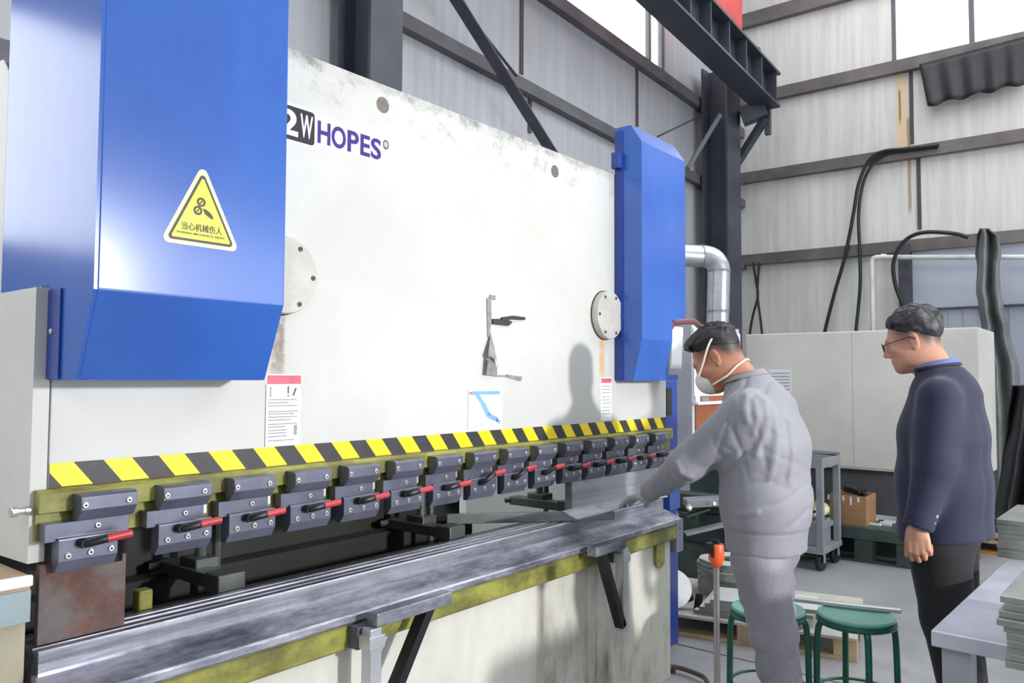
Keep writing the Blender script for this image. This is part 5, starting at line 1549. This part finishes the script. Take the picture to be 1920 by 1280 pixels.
for b0 in (0.0, Wd / 2 - 0.06, Wd - 0.12):
    for a0 in (0.0, Dp / 2 - 0.05, Dp - 0.10):
        mb = MB(); pbox(mb, a0, a0 + 0.10, b0, b0 + 0.12, 0.0221, 0.1079, 0.003); build('block', mb, MAT['wood'], pw)
for a0 in (0.0, Dp / 2 - .05, Dp - .10):
    mb = MB(); pbox(mb, a0, a0 + 0.10, 0, Wd, 0.0, 0.022, 0.002); build('skid_board', mb, MAT['wood'], pw)
mb = MB(); pbox(mb, -0.005, Dp, 0, Wd, 0.108, 0.125, 0.002); build('deck', mb, MAT['board'], pw)
# offcuts on the pallet
def pl(x, y, z): 
    w_ = at_Z(x, y, z); l = MP.inverted() @ w_; return l.x, l.y
a0, b0 = 0.03, Wd - 0.86
zz = 0.1255
for i in range(4):
    mb = MB(); pbox(mb, a0 + 0.01 * i, a0 + 0.36 - 0.01 * i, b0 - 0.02 * i, b0 + 0.60 - 0.025 * i, zz, zz + 0.0245, 0.002, 0.05 * (i - 1))
    for f in mb.bm.faces: f.material_index = 1 if f.normal.z > 0.9 else 0
    lab = 'pale top sheet of the offcuts lying on the wooden pallet' if i == 3 else 'grey metal sheet lying low in the offcuts on the wooden pallet'
    tag(build('metal_offcut', mb, [MAT['plate'], MAT['platetop']], None, tuple(MP @ Vector((a0 + .18, b0 + .3, zz)))), lab, 'offcut', 'metal sheets on the pallet'); zz += 0.025
# ring shaped plates stacked behind the sheets
c_ = MP @ Vector((0.60, Wd - 0.36, 0))
zz = 0.1255
for i in range(9):
    mb = MB(); n = 8; jx, jy, ro = random.uniform(-.015, .015), random.uniform(-.015, .015), random.uniform(-.1, .1)
    R0, R1 = 0.205, 0.075; n = 32; th = 0.024
    O = [(c_.x + jx + (R0 if (k // 4) % 2 == 0 else R0 * 0.93) * math.cos(2 * PI * k / n + ro), c_.y + jy + (R0 if (k // 4) % 2 == 0 else R0 * 0.93) * math.sin(2 * PI * k / n + ro)) for k in range(n)]
    I = [(c_.x + jx + R1 * math.cos(2 * PI * k / n + ro), c_.y + jy + R1 * math.sin(2 * PI * k / n + ro)) for k in range(n)]
    for k in range(n):
        j = (k + 1) % n
        for (p_, q_, zt) in ((O, I, zz + th - .0008), (I, O, zz)):
            mb.mi = 1 if zt > zz else 0
            mb.poly([(*p_[k], zt), (*p_[j], zt), (*q_[j], zt), (*q_[k], zt)])
        mb.mi = 0
        mb.poly([(*O[k], zz), (*O[j], zz), (*O[j], zz + th - .0008), (*O[k], zz + th - .0008)])
        mb.poly([(*I[j], zz), (*I[k], zz), (*I[k], zz + th - .0008), (*I[j], zz + th - .0008)])
    bmesh.ops.remove_doubles(mb.bm, verts=mb.bm.verts[:], dist=1e-5); bmesh.ops.recalc_face_normals(mb.bm, faces=mb.bm.faces[:])
    lab = 'white top ring plate of the stack on the wooden pallet' if i == 8 else 'ring shaped plate inside the stack on the wooden pallet'
    tag(build('ring_plate', mb, [MAT['plate'], MAT['platetop']], None, (c_.x, c_.y, zz)), lab, 'plate', 'ring plates on the pallet'); zz += th
# white disc leaning beside the ring plates, and dark scrap
q = at_d(1258, 1103, 4.42)
mb = MB(); mb.lathe([(0.0, 0.0), (0.115, 0.0), (0.115, 0.006), (0.0, 0.006)], q, 40, (-0.72, -0.40, 0.56))
tag(build('white_disc', mb, MAT['platetop'], None, tuple(q)), 'white round disc leaning beside the stacked ring plates', 'disc')
q = MP @ Vector((0.10, Wd - 0.10, 0.1255))
mb = MB(); mb.bar(q + up * 0.012, q + v2 * -0.13 + u2 * 0.02 + up * 0.075, 0.05, 0.03, (0, 0, 1), 0.004); mb.bar(q + v2 * -0.16 + up * 0.0, q + v2 * -0.16 + u2 * 0.06 + up * 0.085, 0.04, 0.03, (1, 0, 0), 0.004)
tag(build('scrap_angle', mb, MAT['black'], None, tuple(q)), 'dark angled scrap piece at the left end of the pallet', 'scrap')

# ---- dark green machine parts on the floor beyond the press
q = at_d(1318, 1000, 6.0)
gm = thing('machine_base', 'dark green machine base with steel arms beyond the press end', 'machine', (q.x, q.y, 0))
mb = MB(); mb.box(q.x - .12, q.x + 0.3, q.y - 0.30, q.y + 0.50, 0, 0.24, 0.01); mb.box(q.x, q.x + 0.3, q.y - 0.25, q.y + 0.45, 0.24, 0.46, 0.01); build('base_casting', mb, MAT['machgreen'], gm)
mb = MB(); mb.box(q.x + .05, q.x + .2, q.y - .2, q.y + .3, .4601, .60, .01); build('column_block', mb, MAT['machgreen'], gm)
mb = MB(); a = at_d(1284, 1000, 5.85); b = at_d(1352, 984, 5.85); mb.bar(a, b + (b - a) * 0.2, 0.12, 0.018, (0, 0, 1), 0.003); build('flat_arm', mb, MAT['tpaint'], gm)
mb = MB(); a = at_d(1284, 942, 5.95); b = at_d(1354, 938, 5.95); mb.bar(a, b, 0.16, 0.06, (0, 0, 1), 0.006); build('slide', mb, MAT['tpaint'], gm)
mb = MB(); a = at_d(1286, 968, 5.9); b = at_d(1330, 954, 5.9); mb.bar(a, b, 0.05, 0.02, (0, 0, 1), 0.004); mb.bar(at_d(1300, 990, 5.95), at_d(1300, 940, 5.95), .06, .05, (1, 0, 0)); build('link_bar', mb, MAT['machgreen'], gm)
mb = MB(); mb.lathe([(0.02, 0), (0.026, 0.014), (0.014, 0.03), (0, 0.032)], at_d(1291, 952, 5.8), 16, (-0.6, -0.7, 0.3)); mb.lathe([(0.014, 0), (0.014, 0.017), (0, 0.02)], at_d(1338, 944, 5.82), 12, (-0.6, -0.7, 0.3)); build('knob', mb, MAT['screw'], gm)

# ---- control cabinet behind the operator's head
cc = thing('control_cabinet', 'white and orange control cabinet behind the operator at the press end', 'cabinet', (4.7, 2.4, 0))
mb = MB(); mb.box(4.30, 5.0, 2.09, 2.72, 1.0, 1.83, 0.004); build('body', mb, M('pale grey cabinet paint', (186, 188, 194), 0.4), cc)
mb = MB(); mb.box(4.305, 4.99, 2.078, 2.0895, 1.395, 1.80, 0.003); build('front_panel', mb, M('white panel paint', (232, 232, 234), 0.4, 0, 0.03), cc)
mb = MB(); mb.box(4.30, 5.0, 2.05, 2.0895, 1.345, 1.362, 0.003); mb.box(4.305, 4.36, 2.07, 2.0895, 1.3621, 1.394); build('ledge', mb, MAT['white'], cc)
mb = MB(); mb.box(4.375, 4.99, 2.082, 2.0895, 1.3625, 1.394); mb.box(4.33, 4.98, 2.08, 2.0895, 1.01, 1.34, 0.003); build('orange_door', mb, M('orange brown door', (146, 82, 46), 0.45, 0, 0.15, 3.0), cc)
mb = MB(); mb.box(4.33, 4.39, 2.6, 2.66, 0, .9999); mb.box(4.90, 4.96, 2.6, 2.66, 0, .9999); mb.box(4.33, 4.96, 2.55, 2.7, 0, .03); build('stand', mb, MAT['steel_dark'], cc)
mb = MB(); mb.box(4.40, 4.50, 2.077, 2.0819, 1.365, 1.39); build('nameplate', mb, MAT['plate'], cc)

# ---- silver duct
a = at_d(1262, 477, 7.1); b = at_d(1312, 480, 7.2); c = at_d(1348, 508, 7.2); d = at_d(1344, 660, 7.2)
dz = Vector((d.x, d.y, 0.02))
mb = MB(); path = [a + (a - b) * 5.0, a, b] + bez(b, b.lerp(at_d(1340, 478, 7.2), .6), at_d(1347, 486, 7.2), c, 8)[1:] + [d, dz]
mb.tube(path, 0.102, 18, False)
du = build('silver_duct', mb, MAT['duct'], None, tuple(dz)); tag(du, 'silver foil duct with an elbow in front of the corner column', 'duct')
mb = MB()
for p_, n_ in ((b, b - a), (c, Vector((0, 0, 1))), (c.lerp(d, 0.5), Vector((0, 0, 1)))):
    n_ = n_.normalized(); mb.cyl(p_ - n_ * 0.012, p_ + n_ * 0.012, 0.107, 18)
build('duct_band', mb, M('grey duct band', (150, 152, 156), 0.4, 0.5), du)

mb = MB(); mb.box(d.x - .16, d.x + .16, d.y - .2, d.y + .2, 0, 1.3, .01); build('fan_housing', mb, MAT['machgreen'], du)

# ---- long cream cabinet before the far wall
Xc = 7.4; cy0, cy1 = 1.046, 3.03
fc = thing('storage_cabinet', 'long cream sheet metal cabinet standing before the far wall', 'cabinet', (7.8, 2.0, 0))
mb = MB(); mb.box(Xc, 8.25, cy0, cy1, 0.70, 1.935, 0.006); build('body', mb, MAT['cabwhite'], fc)
ys = at_X(1598, 700, Xc).y
mb = MB(); mb.box(Xc - 0.006, Xc - 0.0002, ys + 0.004, cy1 - 0.01, 0.72, 1.925, 0.002); build('door', mb, MAT['cabwhite'], fc)
mb = MB(); mb.box(Xc - 0.006, Xc - 0.0002, cy0 + 0.01, ys - 0.004, 0.72, 1.925, 0.002); build('door', mb, MAT['cabwhite'], fc)
mb = MB(); mb.box(Xc + 0.12, 8.2, cy0 + 0.04, cy1 - 0.04, 0.30, 0.6999); build('plinth', mb, MAT['cabdark'], fc)
for yy in (cy0 + 0.06, cy1 - 0.14):
    for xx in (Xc + 0.16, 8.06):
        mb = MB(); mb.box(xx, xx + 0.08, yy, yy + 0.08, 0, 0.2999); build('foot', mb, MAT['cabdark'], fc)
p0 = at_X(1442, 692, Xc - .01); p1 = at_X(1484, 738, Xc - .01)
mb = MB(); mb.box(Xc - 0.009, Xc - 0.0065, p1.y, p0.y, p1.z, p0.z)
nb = build('notice_sheet', mb, MAT['white'], None, (Xc - .008, p1.y, p1.z)); tag(nb, 'white printed notice fixed to the cream cabinet beside the operator', 'notice')
for i in range(6):
    z0 = lerp(p0.z, p1.z, 0.15 + i * 0.13); mb = MB(); mb.box(Xc - 0.0105, Xc - 0.009, p1.y + .015, p0.y - .015 - (0.04 if i % 3 == 2 else 0), z0 - 0.008, z0); layer(nb, mb, MAT['ink'])
q = at_Y(1846, 794, cy0)
mb = MB(); mb.box(q.x - .03, q.x + .03, cy0 - 0.012, cy0 - 0.0005, q.z - .04, q.z + .04, 0.003); build('side_plate', mb, MAT['white'], fc)

# ---- low steel platform with the cardboard box
pf = thing('low_platform', 'low dark steel platform on blocks under the cream cabinet', 'platform', (7.1, 1.9, 0))
X0, Y0, Y1 = 6.86, 1.42, 2.62
mb = MB(); mb.box(X0, 7.36, Y0, Y1, 0.20, 0.285, 0.004); mb.box(X0 - 0.006, X0, Y0, Y1, 0.192, 0.205); build('deck', mb, MAT['machgreen'], pf)
for yy in (Y0 + .02, Y0 + .34, Y0 + .66, Y1 - .16): 
    mb = MB(); mb.box(X0 + .02, X0 + .14, yy, yy + .14, 0.02, 0.1999); build('block', mb, MAT['machgreen'], pf)
mb = MB(); mb.box(X0 + .02, X0 + .14, Y0, Y1, 0.0, 0.0199); mb.box(X0 + 0.38, X0 + .48, Y0, Y1, 0.0, 0.1999); build('skid', mb, MAT['machgreen'], pf)
p0 = at_Z(1657, 970, 0.286); p1 = at_Z(1581, 968, 0.286)
bx = thing('cardboard_box', 'open brown cardboard box standing on the low platform', 'box', (7.05, (p0.y + p1.y) / 2, 0.2855))
xb, yb0, yb1, zb = 6.93, p0.y, p1.y, 0.2855
h = 0.245
mb = MB()
mb.box(xb, xb + .006, yb0, yb1, zb, zb + h); mb.box(xb + .30, xb + .306, yb0, yb1, zb, zb + h); mb.box(xb + .0061, xb + .2999, yb0, yb0 + .006, zb, zb + h); mb.box(xb + .0061, xb + .2999, yb1 - .006, yb1, zb, zb + h); mb.box(xb + .0061, xb + .2999, yb0 + .0061, yb1 - .0061, zb, zb + .006)
build('carton', mb, MAT['card'], bx)
mb = MB(); 
for k_ in range(5): mb.bar((xb - 0.002, yb0 + .06 + k_ * .06, zb + h - .01), (xb - 0.002, yb0 + .06 + k_ * .06, zb + h - .05 - .03 * (k_ % 2)), 0.004, 0.014, (0, 1, 0))
build('tape_shreds', mb, MAT['white'], bx)
mb = MB(); mb.bar((xb + .1, yb0 + .05, zb + h + .02), (xb + .14, yb1 - .1, zb + h + .045), 0.12, 0.05, (0, 0, 1), 0.012); mb.bar((xb + .12, yb0 + .02, zb + .2), (xb + .12, yb0 + .1, zb + h + .05), 0.06, 0.05, (1, 0, 0), 0.01)
tag(build('black_bag', mb, MAT['black'], None, (xb + .1, yb0 + .1, zb + .2)), 'crumpled black bag sticking out of the cardboard box', 'bag')
for i, (x, y) in enumerate(((1621, 982), (1636, 976), (1641, 985), (1661, 985), (1668, 980))):
    q = at_Z(x, y, 0.286)
    mb = MB(); mb.box(q.x - .02, q.x + .02, q.y - .045, q.y + .045, 0.2853, 0.305 + .01 * (i % 2), 0.004)
    tag(build('white_fitting', mb, MAT['platetop'], None, (q.x, q.y, 0.2853)), 'small white fitting lying on the low platform edge', 'fitting', 'white fittings on the low platform')
q = at_Z(1672, 966, .286)
mb = MB(); mb.box(q.x, q.x + .12, q.y - .05, q.y + .05, 0.2853, 0.36, 0.01); mb.box(q.x + .02, q.x + .1, q.y - .04, q.y + .05, 0.36, 0.42, 0.01)
tag(build('motor_housing', mb, MAT['tpaint'], None, (q.x, q.y, .2853)), 'small grey housing beside the cardboard box on the platform', 'housing')

# ---- grey trolley
q = at_Z(1529, 1070, 0); Xt, Yt = q.x, q.y - 0.06; Lx = 0.48; Ly = 0.62
tr_ = thing('trolley', 'grey wheeled trolley with a tray behind the operator', 'trolley', (Xt + Lx / 2, Yt + Ly / 2, 0))
mb = MB(); mb.box(Xt, Xt + Lx, Yt, Yt + Ly, 0.80, 0.815); 
for (x0, x1, y0, y1) in ((Xt, Xt + .012, Yt, Yt + Ly), (Xt + Lx - .012, Xt + Lx, Yt, Yt + Ly), (Xt + .0121, Xt + Lx - .0121, Yt, Yt + .012), (Xt + .0121, Xt + Lx - .0121, Yt + Ly - .012, Yt + Ly)): mb.box(x0, x1, y0, y1, 0.8151, 0.875)
mb.bar((Xt + Lx - .006, Yt, .88), (Xt + Lx - .006, Yt + Ly, .90), .012, .03)
build('top_tray', mb, MAT['tpaint'], tr_)
for (x0, y0) in ((Xt, Yt), (Xt + Lx - .05, Yt), (Xt, Yt + Ly - .05), (Xt + Lx - .05, Yt + Ly - .05)):
    mb = MB(); mb.box(x0, x0 + .05, y0, y0 + .05, 0.17, 0.7999, 0.003); build('post', mb, MAT['tpaint'], tr_)
mb = MB(); mb.box(Xt - .005, Xt + Lx + .005, Yt - .005, Yt + Ly + .005, 0.13, 0.1699, 0.003); build('bottom_shelf', mb, MAT['tpaint'], tr_)
for (x0, y0) in ((Xt + .04, Yt + .03), (Xt + Lx - .08, Yt + .03), (Xt + .04, Yt + Ly - .05), (Xt + Lx - .08, Yt + Ly - .05)):
    mb = MB(); mb.mi = 0; mb.lathe([(0.02, -0.014), (0.055, -0.018), (0.062, -0.010), (0.062, 0.010), (0.055, 0.018), (0.02, 0.014)], (x0, y0, 0.062), 24, (0.25, 1, 0)); mb.mi = 1
    mb.box(x0 - .012, x0 + .03, y0 - .028, y0 - .022, .06, .1299); mb.box(x0 - .012, x0 + .03, y0 + .022, y0 + .028, .06, .1299)
    build('caster', mb, [MAT['rubber'], MAT['tpaint']], tr_)
mb = MB(); mb.box(Xt + .10, Xt + .40, Yt + .06, Yt + .36, .1702, .36, 0.006); mb.box(Xt + .10, Xt + .42, Yt + .045, Yt + .06, .30, .34)
tag(build('grey_bin', mb, MAT['tpaint'], None, (Xt + .25, Yt + .2, .1702)), 'grey bin standing on the trolley bottom shelf', 'bin')
q0 = Vector((Xt + .14, Yt + .1, .3602))
def glove_fn(u_, v_):
    a = 2 * PI * u_; r = (0.05 + 0.018 * math.sin(3 * a + 4 * v_)) * (math.sin(PI * min(max(v_, .03), .97)) ** 0.4)
    return q0 + Vector((0.26 * v_, 0.03 + r * math.cos(a) * 1.6, 0.05 + 0.02 + 0.04 * v_ + r * math.sin(a)))
mb = MB(); mb.grid(glove_fn, 24, 12); bmesh.ops.recalc_face_normals(mb.bm, faces=mb.bm.faces[:])
tag(build('work_gloves', mb, M('cream glove cotton', (222, 212, 170), 0.8, 0, .15, 30.), None, tuple(q0)), 'cream work gloves heaped on the grey trolley bin', 'gloves')
mb = MB(); mb.box(Xt + .1, Xt + .4, Yt + .38, Yt + .56, .1702, .42, .02); mb.box(Xt + .12, Xt + .36, Yt + .40, Yt + .54, .42, .5, .02)
tag(build('green_sack', mb, M('pale green sack', (132, 150, 132), .7, 0, .3, 14.), None, (Xt + .2, Yt + .45, .1702)), 'pale green sack on the trolley shelf beside the operator', 'sack')
mb = MB(); mb.box(Xt + .08, Xt + .3, Yt + .30, Yt + .5, .8152, .835, .004)
tag(build('white_tray', mb, MAT['platetop'], None, (Xt + .2, Yt + .4, .8152)), 'white tray lying on the trolley top', 'tray')

# ---- small wooden pallet far right behind the suited man
q = at_Z(1850, 1038, 0)
wp = thing('small_pallet', 'small wooden pallet with orange edge behind the navy suit', 'pallet', (q.x, q.y, 0))
mb = MB(); mb.box(q.x, q.x + .42, q.y - .5, q.y + .2, 0.09, 0.12, .003); build('deck', mb, MAT['wood'], wp)
mb = MB(); mb.box(q.x - .003, q.x + .08, q.y - .5, q.y + .2, 0.0, 0.025); mb.box(q.x + .34, q.x + .42, q.y - .5, q.y + .2, 0.0, 0.0899); build('skid', mb, M('orange wood edge', (200, 136, 72), .6), wp)
for yy in (-.5, -.2, .1): 
    mb = MB(); mb.box(q.x, q.x + .08, q.y + yy, q.y + yy + .1, .0251, .0899); build('block', mb, MAT['wood'], wp)
mb = MB(); mb.bar((q.x + .05, q.y + .15, .1205), (q.x + .08, q.y + .02, .19), .10, .012, (0, 0, 1)); mb.bar((q.x + .08, q.y + .02, .19), (q.x + .05, q.y - .12, .1265), .10, .012, (0, 0, 1))
tag(build('folded_board', mb, MAT['card'], None, (q.x + .05, q.y, .1205)), 'folded brown board lying on the small pallet', 'board')

# ---- white pipe, hoses, tarps on the far wall
XP = WX - 0.45
a = at_X(1637, 640, XP); b = at_X(1635, 500, XP); c = at_X(1650, 482, XP); d = at_X(1935, 482, XP)
mb = MB(); mb.tube([Vector((a.x, a.y, 0.02))] + [b] + bez(b, at_X(1634, 484, XP), at_X(1638, 481, XP), c, 6)[1:] + [d + (d - c) * .3], 0.030, 12)
pp = build('white_pipe', mb, M('white pipe plastic', (216, 216, 212), .4), None, (a.x, a.y, 0)); tag(pp, 'white pipe bending from upright to level before the far wall', 'pipe')
mb = MB(); e = at_X(1652, 481, XP); f_ = at_X(1662, 481, XP); mb.cyl(e, f_, .036, 12); build('collar', mb, MAT['platetop'], pp)
XH = WX - 0.16
def hose(px, label, r=.024, X=XH, mat=None):
    pts = [at_X(x, y, X) for x, y in px]
    mb = MB(); mb.tube(spline(pts, 6), r, 8)
    tag(build('hose', mb, mat or MAT['rubber'], None, tuple(pts[-1])), label, 'hose')
hose([(1760, 272), (1700, 279), (1655, 284), (1628, 303), (1610, 345), (1602, 390), (1593, 440), (1582, 490), (1566, 545), (1548, 615), (1535, 680)], 'left black hose drooping from the middle rail of the far wall')
hose([(1758, 275), (1700, 282), (1662, 288), (1636, 308), (1618, 345), (1610, 400), (1612, 470), (1613, 530), (1609, 580), (1605, 620), (1602, 690)], 'right black hose hanging nearly straight from the middle rail', .022, XH + .03, M('green black hose', (26, 40, 36), .45))
hose([(1815, 445), (1790, 438), (1740, 435), (1708, 443), (1686, 464), (1675, 495), (1678, 530), (1688, 560), (1700, 592), (1712, 650)], 'black hose looping down from the lowest rail toward the suited man', .024, XP - .1)
hose([(1412, 492), (1418, 530), (1421, 555), (1412, 590), (1406, 625), (1402, 680)], 'thin dark cable bending left beside the corner column', .018)
hose([(1424, 492), (1421, 525), (1421, 560), (1426, 600), (1430, 640), (1432, 690)], 'thin dark cable bending right beside the corner column', .018, XH - .04)
def cloth(name, rows, X, mat, label, cat, amp=.06, waves=3.0, thick=.01):
    """rows: (y, x_left, x_right) in photo measure, standing at distance X with folds in depth"""
    def fn(uu, vv):
        t = vv * (len(rows) - 1); i = min(int(t), len(rows) - 2); f = t - i; f = f * f * (3 - 2 * f)
        y = lerp(rows[i][0], rows[i + 1][0], t - i); xl = lerp(rows[i][1], rows[i + 1][1], f); xr = lerp(rows[i][2], rows[i + 1][2], f)
        return at_X(lerp(xl, xr, uu), y, X + amp * math.sin(uu * waves * PI + vv * 3.0) + amp * .35 * math.sin(uu * 11 + vv * 4))
    mb = MB(); mb.grid(fn, 60, 110)
    o = build(name, mb, mat, None, tuple(fn(.5, 1))); s = o.modifiers.new('t', 'SOLIDIFY'); s.thickness = thick
    tag(o, label, cat); return o
cloth('grey_tarp', [(428, 1836, 1856), (445, 1830, 1872), (475, 1828, 1876), (500, 1832, 1872), (540, 1830, 1874), (575, 1836, 1880), (620, 1842, 1892), (700, 1858, 1910), (800, 1862, 1925), (1000, 1864, 1935)], WX - .75, MAT['tarp'], 'twisted grey tarpaulin hanging from the lowest rail of the far wall', 'tarpaulin', .07, 3.5)
cloth('dark_cover', [(722, 1897, 1975), (800, 1888, 1990), (860, 1880, 1995), (960, 1868, 2000), (1010, 1862, 2000)], 9.0, MAT['tarpdark'], 'dark tarpaulin covering goods at the far right behind the plates', 'tarpaulin', .10, 5.0)
def awn(uu, vv):
    xl, yt, yb = lerp(1724, 1925, uu), lerp(121, 68, uu), lerp(199, 156, uu)
    return at_X(xl + 16 * vv * (1 - uu), lerp(yt, yb, vv) + 3 * math.sin(uu * 22) * vv, WX - .14 - .02 * math.sin(uu * 30) * (0.3 + vv) - .05 * vv)
mb = MB(); mb.grid(awn, 40, 8)
o = build('dark_sheet', mb, MAT['tarpdark'], None, tuple(awn(.5, 1))); s = o.modifiers.new('t', 'SOLIDIFY'); s.thickness = .008
tag(o, 'dark sheet hanging below the far window', 'sheet')

# ---- sliding door panel in the far wall
dy0 = at_X(1712, 500, WX).y; zt = at_X(1760, 462, WX).z; zr = at_X(1760, 578, WX).z
MAT['door'] = M('pale blue grey door', (172, 178, 190), .4, 0, .06, 1.5)
mb = MB(); mb.box(WX - .05, WX - .003, -2.2, dy0, zr, zt)
mb.box(WX - .05, WX - .003, -2.2, dy0, 0.02, zr - .02)
k_ = 0
y = dy0 - .1
while y > -2.1:
    mb.box(WX - .062, WX - .051, y - .012, y + .012, 0.05, zr - .03); y -= .16
d1 = struct('door_1', mb, MAT['door'], 'pale sliding door panel in the far wall')
mb = MB(); mb.box(WX - .16, WX - .003, dy0 + .005, dy0 + .14, 0, zt + .05); mb.box(WX - .12, WX - .05, -2.2, dy0, zr - .02, zr); trim(mb, MAT['steel_dark'], 'dark post beside the sliding door in the far wall')
# thin strip of sheet metal held by the gloved hand
a = at_Y(1068, 966, 1.765); a2 = Vector((3.30, 1.765, a.z + 0.004))
mb = MB(); mb.bar(a, a2, 0.075, 0.004, (0, -0.35, 1)); 
o = build('sheet_metal_strip', mb, steel_material('strip steel', (150, 152, 156), (206, 208, 212), 0.3), None, tuple((a + a2) / 2)); tag(o, 'thin bright strip of sheet metal held by the gloved hand', 'strip')
# ------------------------------------------------------------------ light
w = bpy.data.worlds.new('sky'); SC.world = w; w.use_nodes = True
bg = w.node_tree.nodes['Background']; bg.inputs['Color'].default_value = (0.93, 0.96, 1.0, 1); bg.inputs['Strength'].default_value = 3.7
def area(name, loc, target, sx, sy, power, color=(1, 1, 1)):
    l = bpy.data.lights.new(name, 'AREA'); l.shape = 'RECTANGLE'; l.size = sx; l.size_y = sy; l.energy = power; l.color = color
    o = bpy.data.objects.new(name, l); COL.objects.link(o); o.location = loc
    o.rotation_euler = (Vector(target) - Vector(loc)).to_track_quat('-Z', 'Y').to_euler()
    return o
KD = Vector((0.058, 0.99, -0.125)).normalized()
KP = Vector((2.985, 2.0, 1.53)) - KD * 6.0
sp = bpy.data.lights.new('low_sunlight', 'SPOT'); sp.energy = 1320; sp.shadow_soft_size = 0.14; sp.spot_size = math.radians(60); sp.spot_blend = 1.0; sp.color = (1.0, 0.99, 0.985)
so = bpy.data.objects.new('low_sunlight', sp); COL.objects.link(so); so.location = KP
so.rotation_euler = (Vector((2.75, 1.7, 1.5)) - KP).to_track_quat('-Z', 'Y').to_euler()
SC.view_settings.view_transform = 'Standard'; SC.view_settings.look = 'None'
SC.view_settings.exposure = 0.0; SC.view_settings.gamma = 1.0
SC.cycles.max_bounces = 6
SC.cycles.use_denoising = True
